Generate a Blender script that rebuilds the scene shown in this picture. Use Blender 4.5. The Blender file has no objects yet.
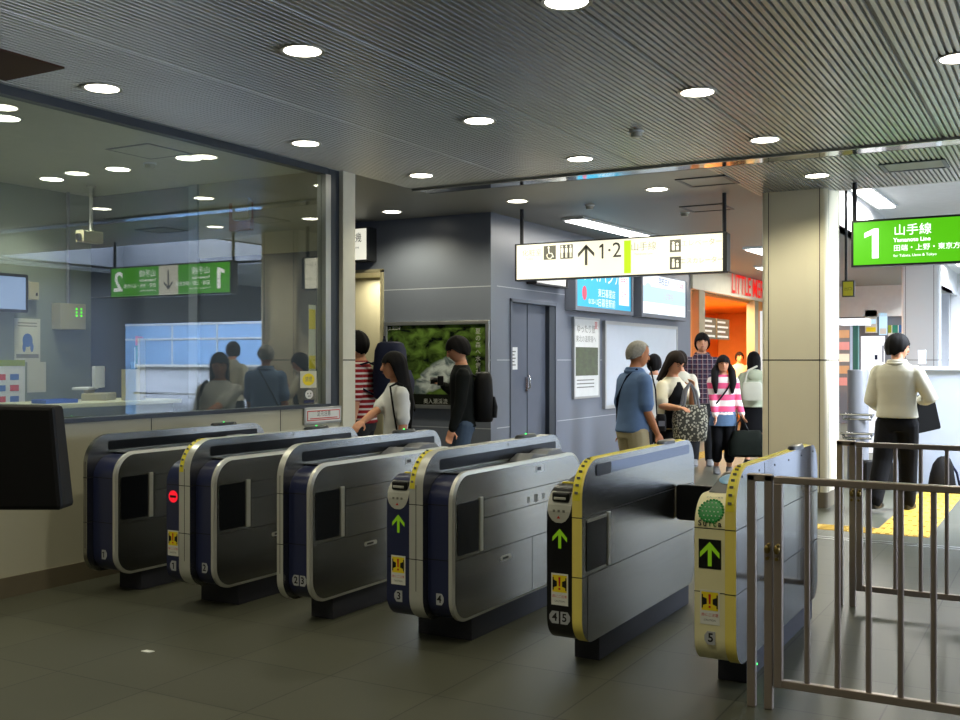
import bpy, bmesh, math, random
from mathutils import Vector, Matrix, noise
random.seed(7)
C = bpy.context.scene.collection
PI = math.pi
# ------------------------------------------------------------------ camera frame (960 x 720)
FOC = 1040.0; EYE = 1.52; YAW = math.atan(590/FOC)
FX, FY = -math.sin(YAW), math.cos(YAW)
RX, RY = math.cos(YAW), math.sin(YAW)
def gp(px, d):                      # ground point at depth d under picture column px
    l = (px-480)/FOC
    return (d*(FX+l*RX), d*(FY+l*RY))
# ------------------------------------------------------------------ materials
def lin(c):
    if isinstance(c, str): c = tuple(int(c[i:i+2], 16)/255 for i in (0, 2, 4))
    return tuple((x/12.92 if x <= .04045 else ((x+.055)/1.055)**2.4) for x in c)
MATS = {}
def mat(name, col, rough=.5, metal=0., var=.08, scale=8., emit=0., bump=0., spec=.5, coat=0., stretch=None):
    if name in MATS: return MATS[name]
    m = bpy.data.materials.new(name); m.use_nodes = True; MATS[name] = m
    nt = m.node_tree; b = nt.nodes['Principled BSDF']; c = lin(col)
    b.inputs['Roughness'].default_value = rough; b.inputs['Metallic'].default_value = metal
    b.inputs['Specular IOR Level'].default_value = spec; b.inputs['Coat Weight'].default_value = coat
    if emit:
        b.inputs['Base Color'].default_value = (*[x*.3 for x in c], 1)
        b.inputs['Emission Color'].default_value = (*c, 1); b.inputs['Emission Strength'].default_value = emit
        return m
    tc = nt.nodes.new('ShaderNodeTexCoord'); n = nt.nodes.new('ShaderNodeTexNoise')
    mp = nt.nodes.new('ShaderNodeMapping'); mp.inputs['Scale'].default_value = stretch or (1, 1, 1)
    nt.links.new(tc.outputs['Object'], mp.inputs[0]); nt.links.new(mp.outputs[0], n.inputs['Vector'])
    n.inputs['Scale'].default_value = scale; n.inputs['Detail'].default_value = 4
    r = nt.nodes.new('ShaderNodeMapRange'); r.inputs['To Min'].default_value = 1-var; r.inputs['To Max'].default_value = 1+var
    nt.links.new(n.outputs['Fac'], r.inputs['Value'])
    mx = nt.nodes.new('ShaderNodeVectorMath'); mx.operation = 'SCALE'; mx.inputs[0].default_value = c
    nt.links.new(r.outputs[0], mx.inputs['Scale']); nt.links.new(mx.outputs[0], b.inputs['Base Color'])
    if name in ('steel', 'steel_brushed'):
        n2 = nt.nodes.new('ShaderNodeTexNoise'); m2 = nt.nodes.new('ShaderNodeMapping'); m2.inputs['Scale'].default_value = (1, .6, 130) ; n2.inputs['Scale'].default_value = 4
        nt.links.new(tc.outputs['Object'], m2.inputs[0]); nt.links.new(m2.outputs[0], n2.inputs['Vector'])
        bp = nt.nodes.new('ShaderNodeBump'); bp.inputs['Strength'].default_value = 1; bp.inputs['Distance'].default_value = .00035
        nt.links.new(n2.outputs['Fac'], bp.inputs['Height']); nt.links.new(bp.outputs[0], b.inputs['Normal'])
    if bump:
        bp = nt.nodes.new('ShaderNodeBump'); bp.inputs['Strength'].default_value = bump; bp.inputs['Distance'].default_value = .01
        nt.links.new(n.outputs['Fac'], bp.inputs['Height']); nt.links.new(bp.outputs[0], b.inputs['Normal'])
    return m
def N(nt, op, a, b=None):
    n = nt.nodes.new('ShaderNodeMath'); n.operation = op
    for i, q in enumerate((a, b)):
        if q is None: continue
        if isinstance(q, (int, float)): n.inputs[i].default_value = q
        else: nt.links.new(q, n.inputs[i])
    return n.outputs[0]
def mixc(nt, fac, a, b):
    n = nt.nodes.new('ShaderNodeMix'); n.data_type = 'RGBA'
    nt.links.new(fac, n.inputs[0])
    for i, q in ((6, a), (7, b)):
        if isinstance(q, tuple): n.inputs[i].default_value = (*q, 1)
        else: nt.links.new(q, n.inputs[i])
    return n.outputs[2]
def xyz(nt):
    tc = nt.nodes.new('ShaderNodeTexCoord'); s = nt.nodes.new('ShaderNodeSeparateXYZ')
    nt.links.new(tc.outputs['Object'], s.inputs[0]); return s.outputs
def patmat(name, fn, rough=.8, metal=0.):
    if name in MATS: return MATS[name]
    m = bpy.data.materials.new(name); m.use_nodes = True; MATS[name] = m
    nt = m.node_tree; b = nt.nodes['Principled BSDF']; b.inputs['Roughness'].default_value = rough; b.inputs['Metallic'].default_value = metal
    b.inputs['Specular IOR Level'].default_value = .3
    nt.links.new(fn(nt, xyz(nt)), b.inputs['Base Color']); return m
def stripes(name, a, b, period, duty=.5, phase=0.):
    return patmat(name, lambda nt, s: mixc(nt, N(nt, 'LESS_THAN', N(nt, 'FRACT', N(nt, 'ADD', N(nt, 'MULTIPLY', s[2], 1/period), phase)), duty), lin(a), lin(b)))
def plaidfn(nt, s):
    def ln(o, p, w, ph=0.): return N(nt, 'LESS_THAN', N(nt, 'FRACT', N(nt, 'ADD', N(nt, 'MULTIPLY', o, 1/p), ph)), w)
    c = mixc(nt, ln(s[2], .07, .42), lin('1e2038'), lin('3a2a3c'))
    c = mixc(nt, ln(s[0], .07, .3), c, lin('4a2430'))
    c = mixc(nt, ln(s[2], .07, .12, .2), c, lin('8d7f80')); c = mixc(nt, ln(s[0], .07, .1, .1), c, lin('978888'))
    return c
def floorfn(nt, s):
    def near(o, off): return N(nt, 'LESS_THAN', N(nt, 'ABSOLUTE', N(nt, 'SUBTRACT', N(nt, 'FRACT', N(nt, 'ADD', N(nt, 'MULTIPLY', N(nt, 'ADD', o, off), 1/.6), 100.5)), .5)), .006)
    seam = N(nt, 'MAXIMUM', near(s[0], 1.9), near(s[1], -4.0))
    t = nt.nodes.new('ShaderNodeTexNoise'); t.inputs['Scale'].default_value = 2.2; t.inputs['Detail'].default_value = 6
    w = nt.nodes.new('ShaderNodeTexWhiteNoise'); cb = nt.nodes.new('ShaderNodeCombineXYZ')
    nt.links.new(N(nt, 'FLOOR', N(nt, 'MULTIPLY', N(nt, 'ADD', s[0], 1.9), 1/.6)), cb.inputs[0]); nt.links.new(N(nt, 'FLOOR', N(nt, 'MULTIPLY', N(nt, 'ADD', s[1], -4.), 1/.6)), cb.inputs[1])
    nt.links.new(cb.outputs[0], w.inputs['Vector'])
    f = N(nt, 'ADD', N(nt, 'MULTIPLY', t.outputs['Fac'], .7), N(nt, 'MULTIPLY', w.outputs['Value'], .3))
    return mixc(nt, seam, mixc(nt, f, lin('3e3f35'), lin('555648')), lin('26261f'))
def glassmat(name, tint=(.93, .97, .96), ior=1.55):
    m = bpy.data.materials.new(name); m.use_nodes = True; nt = m.node_tree; nt.nodes.clear()
    o = nt.nodes.new('ShaderNodeOutputMaterial'); mx = nt.nodes.new('ShaderNodeMixShader'); f = nt.nodes.new('ShaderNodeFresnel')
    f.inputs['IOR'].default_value = ior; t = nt.nodes.new('ShaderNodeBsdfTransparent'); t.inputs[0].default_value = (*tint, 1)
    g = nt.nodes.new('ShaderNodeBsdfGlossy'); g.inputs['Roughness'].default_value = 0.0
    ge = nt.nodes.new('ShaderNodeNewGeometry'); mr = nt.nodes.new('ShaderNodeMapRange'); mr.inputs['To Min'].default_value = ior; mr.inputs['To Max'].default_value = 1/ior
    nt.links.new(ge.outputs['Backfacing'], mr.inputs['Value']); nt.links.new(mr.outputs[0], f.inputs['IOR'])
    nt.links.new(f.outputs[0], mx.inputs[0]); nt.links.new(t.outputs[0], mx.inputs[1]); nt.links.new(g.outputs[0], mx.inputs[2]); nt.links.new(mx.outputs[0], o.inputs[0])
    return m
M = dict(
 steel=mat('steel', 'a3a29c', .24, 1, .1, 3, stretch=(1, 1, 18)), steel_pol=mat('steel_polished', '9a9ca2', .11, 1, .06, 2.2, bump=.12, stretch=(1, 2.5, .5)), steel_lo=mat('steel_brushed', '8f8d86', .33, 1, .12, 4, stretch=(1, 12, 1)),
 rimsteel=mat('steel_rim', 'd6d6d0', .35, .55, .05), chrome=mat('chrome', 'c8c8c8', .12, 1, .02), soffit=mat('polished_soffit', 'd0d0cc', .08, 1, .02),
 navy=mat('navy_plastic', '242a4c', .28, 0, .06), black=mat('black_plastic', '0d0d12', .3, 0, .05), dark=mat('dark_plastic', '15171c', .35),
 seam=mat('seam', '141414', .7), plinth=mat('plinth_grey', '2a2b36', .6), grey=mat('grey_plastic', '74767c', .45), slot=mat('slot', '050506', .4),
 cream=mat('cream_plastic', 'e6deae', .4, 0, .06), yellow=mat('yellow_rim', 'ecd96c', .45, 0, .08), tape=mat('yellow_tape', 'e8da3c', .5),
 silverplate=mat('silver_plate', 'b6b6ac', .4), windowdark=mat('sensor_glass', '0a0d12', .3, 0, .02, spec=.25), decwhite=mat('decal_white', 'dcdcd4', .6), decyel=mat('decal_yellow', 'ecd21a', .6),
 decred=mat('decal_red', 'c8281c', .6), decblk=mat('decal_black', '0c0c0c', .6), numplate=mat('number_plate', 'a9abaf', .5), greenled=mat('green_led', '8fc81e', emit=.26), redled=mat('red_led', 'e8182c', emit=.9),
 suica=mat('decal_green', '1c8a3c', .5), bluered=mat('reader_blue', '7fb4e0', .3), tinyled=mat('tiny_green_led', '38ff70', emit=2.5),
 cerib=mat('ceiling_rib', 'a6a5a0', .36, .85, .05, 1.), cegroove=mat('ceiling_groove', '77766e', .6, .4), ceflat=mat('ceiling_panel', '8d8d88', .5, .3, .04, 1.),
 ceoffice=mat('office_ceiling', 'c4c6ba', .8), wallcream=mat('wall_cream', 'bcb8a2', .6, 0, .05, 2), walltrim=mat('wall_base', '6e6552', .5), wallgrey=mat('wall_grey_panel', '6c727e', .38, 0, .05, 1.5), doorgrey=mat('door_grey', '565c68', .4), seamlight=mat('panel_joint', 'b4b8be', .4), wallpost=mat('wall_post', 'd2cfbd', .5),
 officewall=mat('office_wall', '7c8478', .7), officedark=mat('office_dark_wall', '3e4656', .6), officelight=mat('office_light_wall', '9d9a86', .7),
 pillar=mat('pillar_panel', 'd4cdb6', .42, 0, .04, 1.5), frame=mat('window_frame', '3b4149', .4, .3), alu=mat('aluminium', 'b4b5b2', .35, .8),
 white=mat('white_paint', 'd9dcdf', .5), whitewall=mat('white_panel', 'b8bfce', .3, 0, .03), hall=mat('hall_ceiling', 'd5d8de', .7), lamp=mat('lamp_white', 'fff8e4', emit=9.), tubew=mat('lamp_tube', 'fffbf4', emit=7.),
 signw=mat('sign_face', 'fffae2', emit=.86), signg=mat('sign_green', '52b80e', emit=1.0), signgw=mat('sign_text_white', 'ffffff', emit=1.5), signbar=mat('sign_bar', 'b4e020', emit=1.0), signtext=mat('sign_text', '4a4a44', .6), signfaint=mat('sign_text_faint', 'a3a294', emit=.7), signframe=mat('sign_frame', '1c1e20', .4), pole=mat('pole_dark', '1e2024', .4, .3),
 adblue=mat('ad_blue', '32b4e0', emit=.9), adwhite=mat('ad_white', 'eef4fa', emit=1.0), adpale=mat('ad_pale', 'bcdcf0', emit=.95), adred=mat('ad_red', 'e05068', emit=.9),
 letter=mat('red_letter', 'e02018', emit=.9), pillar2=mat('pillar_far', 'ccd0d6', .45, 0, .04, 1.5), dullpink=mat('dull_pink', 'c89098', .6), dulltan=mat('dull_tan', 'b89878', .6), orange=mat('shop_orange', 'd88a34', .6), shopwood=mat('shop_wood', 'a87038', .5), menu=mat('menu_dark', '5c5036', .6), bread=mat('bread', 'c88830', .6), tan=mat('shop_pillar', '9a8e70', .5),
 rail=mat('rail_metal', 'a4978e', .38, .6, .05), brass=mat('latch_brass', '8e7a48', .35, .9), tactile=mat('tactile_yellow', 'b08c24', .7, 0, .12, 12), track=mat('floor_track', 'b8b8b4', .3, .9),
 skin=mat('skin', 'c98d6a', .55), skin2=mat('skin_tanned', 'b8774e', .55), hairblk=mat('hair_black', '0c0908', .75, 0, .3, 60, spec=.18), hairbrn=mat('hair_brown', '1e130d', .75, 0, .3, 60, spec=.2), hairgry=mat('hair_grey', '98958f', .8, 0, .3, 60, spec=.2), eyeblk=mat('eye_dark', '120c0a', .3), lip=mat('lips', '9c5548', .5),
 blueshirt=mat('blue_shirt', '607ca8', .85, 0, .1, 20), beige=mat('beige_trousers', 'b3a684', .85, 0, .08), creamcloth=mat('cream_cloth', 'c9c2ac', .85), blackcloth=mat('black_cloth', '08080b', .9, spec=.2), whitecloth=mat('white_cloth', 'dcdcd8', .8), shirtcream=mat('shirt_white', 'b9b5a5', .8, 0, .05, 12), greendark=mat('jacket_dark', '0f1312', .85, spec=.2), jeans=mat('jeans', '41536a', .85, 0, .15, 25), denim=mat('denim_light', '4e6886', .85, 0, .15, 25), darkgrey=mat('dark_grey_cloth', '1c1d21', .85), palegreen=mat('pale_green_cloth', 'aeb49a', .85), navycloth=mat('navy_cloth', '121830', .8, spec=.25), shoeblk=mat('shoe_black', '101010', .35), shoegry=mat('shoe_grey', '787878', .6), bag=mat('bag_black', '060607', .6, spec=.25), bagcamo=mat('bag_dark_green', '10150f', .85, 0, .5, 14, spec=.15), bagwhite=mat('bag_pale', 'b8b6a4', .7), limey=mat('lime_strap', '8a9a20', .6),
 redstripe=stripes('red_white_stripe', 'd8cfc8', '981c22', .05, .62), pinkstripe=stripes('pink_white_stripe', 'e0557e', 'e8dcd6', .155, .5, .15), plaid=patmat('plaid', plaidfn), floor=patmat('floor_tiles', floorfn, .42),
 beigebox=mat('machine_beige', 'a9a283', .5), ledgreen=mat('led_green', '60ff20', emit=1.5), screen=mat('monitor_screen', '9fb4dc', emit=.6), tray=mat('tray_blue', '2858b8', .5), counter=mat('counter_top', 'c6c6a6', .5), paper=mat('paper', 'cfcdb8', .7), paper2=mat('paper_white', 'dadbd8', .7), inkblue=mat('ink_blue', '3a68b0', .7), inkgreen=mat('ink_green', '4c8a40', .7), inkgrey=mat('ink_grey', '77776f', .7), brownpatch=mat('ceiling_brown', '4a2a12', .7),
 sitegrey=mat('hoarding_blue', '7ea4d2', .6), eastwall=mat('east_wall', '40454e', .6), whiteboard=mat('whiteboard', 'c4ccd6', .14, 0, .03), teal=mat('teal_column', '1c5a58', .5), lime=mat('lime_sign', '9ac420', .5, emit=.7), orangeclk=mat('orange_frame', '8a5020', .5), caroyel=mat('exit_sign_yellow', '9a9410', emit=.35))
M['glass'] = glassmat('office_glass', ior=2.25)
def bagpat(nt, s):
    v = nt.nodes.new('ShaderNodeTexVoronoi'); v.inputs['Scale'].default_value = 14
    return mixc(nt, N(nt, 'LESS_THAN', v.outputs['Distance'], .42), lin('45453f'), lin('b5b3a2'))
M['bagpat'] = patmat('bag_floral', bagpat)
def rampf(nt, v, a, b):
    n = nt.nodes.new('ShaderNodeMapRange'); n.inputs['From Min'].default_value = a; n.inputs['From Max'].default_value = b; nt.links.new(v, n.inputs['Value']); return n.outputs[0]
def landfn(nt, s):     # x, z of the poster: forest above, rushing stream below
    t = nt.nodes.new('ShaderNodeTexNoise'); t.inputs['Scale'].default_value = 8; t.inputs['Detail'].default_value = 9; t.inputs['Distortion'].default_value = .5
    g = mixc(nt, rampf(nt, t.outputs['Fac'], .36, .66), lin('0e180a'), lin('668438'))
    w = mixc(nt, rampf(nt, t.outputs['Fac'], .4, .6), lin('5c6a6c'), lin('d2dad6'))
    dx = N(nt, 'SUBTRACT', s[0], .05); dz = N(nt, 'ADD', s[2], .12)
    r = N(nt, 'ADD', N(nt, 'MULTIPLY', N(nt, 'MULTIPLY', dx, dx), 5.), N(nt, 'MULTIPLY', N(nt, 'MULTIPLY', N(nt, 'SUBTRACT', dz, N(nt, 'MULTIPLY', dx, .45)), N(nt, 'SUBTRACT', dz, N(nt, 'MULTIPLY', dx, .45))), 22.))
    r = N(nt, 'ADD', r, N(nt, 'MULTIPLY', t.outputs['Fac'], 1.1))
    c = mixc(nt, rampf(nt, r, 1.3, 1.05), g, w)
    return mixc(nt, N(nt, 'LESS_THAN', s[2], -.36), c, lin('1c1e16'))
M['landscape'] = patmat('stream_poster', landfn, .25)
def wbfn(nt, s):
    t = nt.nodes.new('ShaderNodeTexNoise'); t.inputs['Scale'].default_value = 7; t.inputs['Detail'].default_value = 3
    return mixc(nt, t.outputs['Fac'], lin('3c2c28'), lin('566a3c'))
M['photo'] = patmat('poster_photo', wbfn, .3)
# ------------------------------------------------------------------ mesh builder
def rrect(a0, b0, a1, b1, rs, n=8):       # rounded rectangle; rs = radii at (a0,b0),(a1,b0),(a1,b1),(a0,b1)
    if not isinstance(rs, (tuple, list)): rs = (rs,)*4
    P = []
    for (cx, cy, st), r in zip(((a0, b0, PI), (a1, b0, 1.5*PI), (a1, b1, 0), (a0, b1, .5*PI)), rs):
        sx = 1 if cx == a0 else -1; sy = 1 if cy == b0 else -1
        if r <= 0: P.append((cx, cy)); continue
        for i in range(n+1):
            t = st+.5*PI*i/n; P.append((cx+sx*r+r*math.cos(t), cy+sy*r+r*math.sin(t)))
    return P
class MB:
    def __init__(s): s.v = []; s.f = []; s.m = []
    def add(s, V, Fs, m=0):
        o = len(s.v); s.v += [tuple(q) for q in V]
        for q in Fs: s.f.append(tuple(i+o for i in q)); s.m.append(m)
    def box(s, x0, y0, z0, x1, y1, z1, m=0):
        s.add([(x0,y0,z0),(x1,y0,z0),(x1,y1,z0),(x0,y1,z0),(x0,y0,z1),(x1,y0,z1),(x1,y1,z1),(x0,y1,z1)],
              [(0,3,2,1),(4,5,6,7),(0,1,5,4),(1,2,6,5),(2,3,7,6),(3,0,4,7)], m); return s
    def prism(s, poly, ax, a, b, m=0, mside=None):
        def p3(q, t): return (t, q[0], q[1]) if ax == 'x' else ((q[0], t, q[1]) if ax == 'y' else (q[0], q[1], t))
        n = len(poly); V = [p3(q, a) for q in poly]+[p3(q, b) for q in poly]; o = len(s.v); s.v += V
        s.f.append(tuple(o+i for i in range(n))); s.m.append(m); s.f.append(tuple(o+n+i for i in reversed(range(n)))); s.m.append(m)
        for i in range(n): s.f.append((o+i, o+(i+1) % n, o+n+(i+1) % n, o+n+i)); s.m.append(m if mside is None else mside)
        return s
    def poly(s, pts, m=0): s.add(pts, [tuple(range(len(pts)))], m); return s
    def tube(s, pts, rad, seg=10, m=0, flat=1., up=None, cap=True):
        P = [Vector(p) for p in pts]; n = len(P)
        R = [rad]*n if not isinstance(rad, (list, tuple)) else list(rad)
        T = [(P[min(i+1, n-1)]-P[max(i-1, 0)]).normalized() for i in range(n)]
        u = Vector(up) if up else (Vector((0, 0, 1)) if abs(T[0].z) < .9 else Vector((0, 1, 0)))
        rings = []
        for i in range(n):
            a = (u-T[i]*u.dot(T[i])).normalized(); u = a; b = T[i].cross(a)
            rings.append((P[i], a, b, T[i], R[i]))
        if cap:
            p, a, b, t, r = rings[0]; pre = [(p-t*r*k, a, b, t, r*w) for k, w in ((.95, .3), (.7, .7))]
            p, a, b, t, r = rings[-1]; post = [(p+t*r*k, a, b, t, r*w) for k, w in ((.7, .7), (.95, .3))]
            rings = pre+rings+post
        V = []
        for p, a, b, t, r in rings:
            for k in range(seg):
                q = 2*PI*k/seg; V.append(p+a*(r*math.cos(q)*flat)+b*(r*math.sin(q)))
        Fs = []
        for i in range(len(rings)-1):
            for k in range(seg): k2 = (k+1) % seg; Fs.append((i*seg+k, i*seg+k2, (i+1)*seg+k2, (i+1)*seg+k))
        Fs.append(tuple(reversed(range(seg)))); Fs.append(tuple((len(rings)-1)*seg+k for k in range(seg)))
        s.add(V, Fs, m); return s
    def cyl(s, p0, p1, r, r1=None, seg=20, m=0): return s.tube([p0, p1], [r, r if r1 is None else r1], seg, m, cap=False)
    def stack(s, secs, seg=24, m=0, ex=2.):          # secs: (z, cx, cy, rx, ry) stacked rings, closed
        V = []
        for z, cx, cy, rx, ry in secs:
            for k in range(seg):
                t = 2*PI*k/seg; c, q = math.cos(t), math.sin(t)
                V.append((cx+rx*math.copysign(abs(c)**(2/ex), c), cy+ry*math.copysign(abs(q)**(2/ex), q), z))
        n = len(secs); Fs = [(i*seg+k, i*seg+(k+1) % seg, (i+1)*seg+(k+1) % seg, (i+1)*seg+k) for i in range(n-1) for k in range(seg)]
        Fs += [tuple(reversed(range(seg))), tuple((n-1)*seg+k for k in range(seg))]
        s.add(V, Fs, m); return s
    def ball(s, c, r, m=0, seg=16, rot=None):
        if isinstance(r, (int, float)): r = (r,)*3
        V = []; n = seg//2
        for i in range(1, n):
            ph = PI*i/n
            for k in range(seg):
                t = 2*PI*k/seg; q = Vector((r[0]*math.sin(ph)*math.cos(t), r[1]*math.sin(ph)*math.sin(t), r[2]*math.cos(ph)))
                V.append((rot @ q if rot else q)+Vector(c))
        q = Vector((0, 0, r[2])); V.append((rot @ q if rot else q)+Vector(c)); V.append((rot @ -q if rot else -q)+Vector(c))
        Fs = [(i*seg+k, (i+1)*seg+k, (i+1)*seg+(k+1) % seg, i*seg+(k+1) % seg) for i in range(n-2) for k in range(seg)]
        t0 = len(V)-2; Fs += [(t0, k, (k+1) % seg) for k in range(seg)]+[(t0+1, (n-2)*seg+(k+1) % seg, (n-2)*seg+k) for k in range(seg)]
        s.add(V, Fs, m); return s
    def text(s, body, size, o, xd=(1, 0, 0), yd=(0, 0, 1), m=0, al='CENTER', sx=1., bold=0.):
        cu = bpy.data.curves.new('tmp', 'FONT'); cu.body = body; cu.size = size; cu.align_x = al; cu.align_y = 'CENTER'; cu.resolution_u = 3; cu.offset = bold
        ob = bpy.data.objects.new('tmp', cu); C.objects.link(ob); dg = bpy.context.evaluated_depsgraph_get()
        me = bpy.data.meshes.new_from_object(ob.evaluated_get(dg)); xd = Vector(xd); yd = Vector(yd); o = Vector(o)
        s.add([o+xd*(q.co.x*sx)+yd*q.co.y for q in me.vertices], [tuple(p.vertices) for p in me.polygons], m)
        bpy.data.objects.remove(ob); bpy.data.curves.remove(cu); bpy.data.meshes.remove(me); return s
    def mesh(s, name, mats, smooth=False, recalc=True):
        me = bpy.data.meshes.new(name); me.from_pydata(s.v, [], s.f)
        for q in (mats if isinstance(mats, (list, tuple)) else [mats]): me.materials.append(q)
        me.polygons.foreach_set('material_index', s.m)
        if recalc:
            b = bmesh.new(); b.from_mesh(me); bmesh.ops.recalc_face_normals(b, faces=b.faces); b.to_mesh(me); b.free()
        if smooth:
            me.polygons.foreach_set('use_smooth', [True]*len(me.polygons)); me.set_sharp_from_angle(angle=math.radians(38))
        me.update(); return me
    def build(s, name, mats, parent=None, smooth=False, bevel=0., loc=None, recalc=True):
        o = bpy.data.objects.new(name, s.mesh(name, mats, smooth, recalc)); C.objects.link(o)
        if parent: o.parent = parent
        if loc: o.location = loc
        if bevel:
            b = o.modifiers.new('bevel', 'BEVEL'); b.width = bevel; b.segments = 2; b.limit_method = 'ANGLE'; b.angle_limit = math.radians(50)
        return o
def remesh(mb, name, mats, parent, voxel=.009, smooth=3):
    me = mb.mesh('tmp', mats); ob = bpy.data.objects.new('tmp', me); C.objects.link(ob)
    r = ob.modifiers.new('r', 'REMESH'); r.mode = 'VOXEL'; r.voxel_size = voxel; r.use_smooth_shade = True
    if smooth: q = ob.modifiers.new('s', 'SMOOTH'); q.factor = .5; q.iterations = smooth
    dg = bpy.context.evaluated_depsgraph_get(); out = bpy.data.meshes.new_from_object(ob.evaluated_get(dg)); out.name = name
    bpy.data.objects.remove(ob); bpy.data.meshes.remove(me)
    if not out.materials: out.materials.append(mats)
    o = bpy.data.objects.new(name, out); C.objects.link(o); o.parent = parent; return o
def tag(o, label=None, cat=None, group=None, kind=None):
    for k, v in (('label', label), ('category', cat), ('group', group), ('kind', kind)):
        if v: o[k] = v
    return o
def thing(name, label, cat, loc=(0, 0, 0), rz=0., group=None):
    o = bpy.data.objects.new(name, None); C.objects.link(o); o.location = loc; o.rotation_euler = (0, 0, rz); o.empty_display_size = .1
    return tag(o, label, cat, group)
def struct(name, mb, mats, **k):
    o = mb.build(name, mats, **k)
    if not o.parent: o['kind'] = 'structure'
    return o
def copy_tree(o, parent=None):
    c = o.copy(); C.objects.link(c)
    if parent: c.parent = parent
    for ch in o.children: copy_tree(ch, c)
    return c
CZ = 3.28
def onY(px, py, Y):
    l = (px-480)/FOC; d = Y/(FY+l*RY); return (d*(FX+l*RX), Y, EYE+(360-py)/FOC*d)
# ================================================================== the setting
struct('floor', MB().poly([(-14, -4, 0), (12, -4, 0), (12, 36, 0), (-14, 36, 0)]), M['floor'])
# --- ceiling: ribbed metal strips running away from the gates
def ribs(x0, x1, y0, y1, pitch=.042, w=.032):
    mb = MB(); n = int((x1-x0)/pitch)
    mb.box(x0, y0, CZ+.014, x1, y1, CZ+.06, 1)
    for i in range(n):
        x = x0+i*pitch
        ww = w*.62 if i % 30 == 29 else w
        mb.add([(x, y0, CZ+.0138), (x+.004, y0, CZ), (x+ww-.004, y0, CZ), (x+ww, y0, CZ+.0138), (x, y1, CZ+.0138), (x+.004, y1, CZ), (x+ww-.004, y1, CZ), (x+ww, y1, CZ+.0138)], [(0, 1, 5, 4), (1, 2, 6, 5), (2, 3, 7, 6)], 0)
    return mb
struct('ceiling', ribs(-5.9, 6.2, -3.6, 9.0), [M['cerib'], M['cegroove']], recalc=False)
struct('ceiling_beyond_beam', ribs(-2.9, 6.2, 9.32, 11.2), [M['cerib'], M['cegroove']], recalc=False)
mb = MB(); mb.box(-9.4, 9.32, CZ, -2.9, 11.2, CZ+.06); mb.box(-9.4, 7.98, CZ, -5.9, 9.32, CZ+.06); mb.box(-14, 11.2, CZ, -2.7, 30, CZ+.06)
struct('ceiling_flat', mb, M['ceflat'])
struct('ceiling_soffit_strip', MB().box(-5.9, 9.0, CZ+.002, 6.2, 9.32, CZ+.05), M['soffit'])
mb = MB(); mb.box(-5.9, 8.985, CZ-.02, 6.2, 9.003, CZ+.03); mb.box(-2.13, 11.2, CZ-.0, 6.2, 11.26, 3.9)
struct('trim_ceiling_edge', mb, M['alu'])
HOLES = [(-.4, 11.5, 4.6, 13.2), (2.6, 14.2, 10, 19.4), (-1.2, 24.6, 6, 30)]
mb = MB(); xs = sorted({-2.72, 12}|{q for h in HOLES for q in (h[0], h[2])}); ys = sorted({11.26, 34}|{q for h in HOLES for q in (h[1], h[3])})
for i in range(len(xs)-1):
    for j in range(len(ys)-1):
        cx, cy = (xs[i]+xs[i+1])/2, (ys[j]+ys[j+1])/2
        if not any(h[0] < cx < h[2] and h[1] < cy < h[3] for h in HOLES): mb.box(xs[i], ys[j], 3.9, xs[i+1], ys[j+1], 3.96)
mb.box(-2.78, 11.72, CZ, -2.7, 34, 3.96)
struct('ceiling_hall', mb, M['hall'])
struct('ceiling_office', MB().box(-9.4, -3.6, CZ, -5.95, 7.98, CZ+.06), M['ceoffice'])
# --- left window wall
mb = MB(); mb.box(-6.06, -3.6, .13, -5.92, 7.79, 1.09)
for y in (-1.5, .5, 2.6, 4.05, 5.5, 6.95): mb.box(-5.9215, y-.004, .13, -5.919, y+.004, 1.09, 1)
wl = struct('wall_left', mb, [M['wallcream'], M['seam']])
struct('baseboard_left', MB().box(-6.06, -3.6, 0, -5.905, 7.98, .13), M['walltrim'])
mb = MB(); mb.box(-6.04, -3.6, 1.09, -5.905, 7.62, 1.12); mb.box(-6.0, -3.6, 3.22, -5.92, 7.62, CZ); mb.box(-6.0, 7.64, 1.09, -5.93, 7.79, CZ)
w = struct('window_1', mb, M['frame'])
struct('mullion', MB().box(-6.01, 7.565, 1.12, -5.91, 7.64, 3.22), M['alu'], parent=w)
struct('glass', MB().box(-5.964, -3.6, 1.12, -5.956, 7.565, 3.22), M['glass'], parent=w)
mb = MB(); mb.box(-6.1, 7.79, .13, -5.885, 7.98, CZ)
mb.box(-5.886, 7.79, 1.515, -5.8835, 7.98, 1.525, 1)
struct('wall_post', mb, [M['wallpost'], M['seam']])
# --- office behind the glass
mb = MB(); mb.box(-9.35, -3.6, 0, -9.2, 7.85, CZ)
struct('wall_office_left', mb, M['officewall'])
mb = MB(); mb.box(-9.2, 7.7, 0, -6.1, 7.85, CZ); mb.box(-7.6, 7.68, 2.54, -6.1, 7.7, CZ, 1); mb.box(-7.72, 7.66, 0, -7.6, 7.7, CZ, 2); mb.box(-9.2, 7.69, 2.19, -7.72, 7.7, 2.2, 2)
struct('wall_office_back', mb, [M['officedark'], M['officelight'], M['wallgrey']])
struct('floor_office_bounce', MB().box(-9.2, -3.6, 0, -6.06, 7.7, .01), mat('office_bounce_floor', 'b8b6a6', .5))  # pale unseen floor, added to bounce lamp light onto the office ceiling
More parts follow.
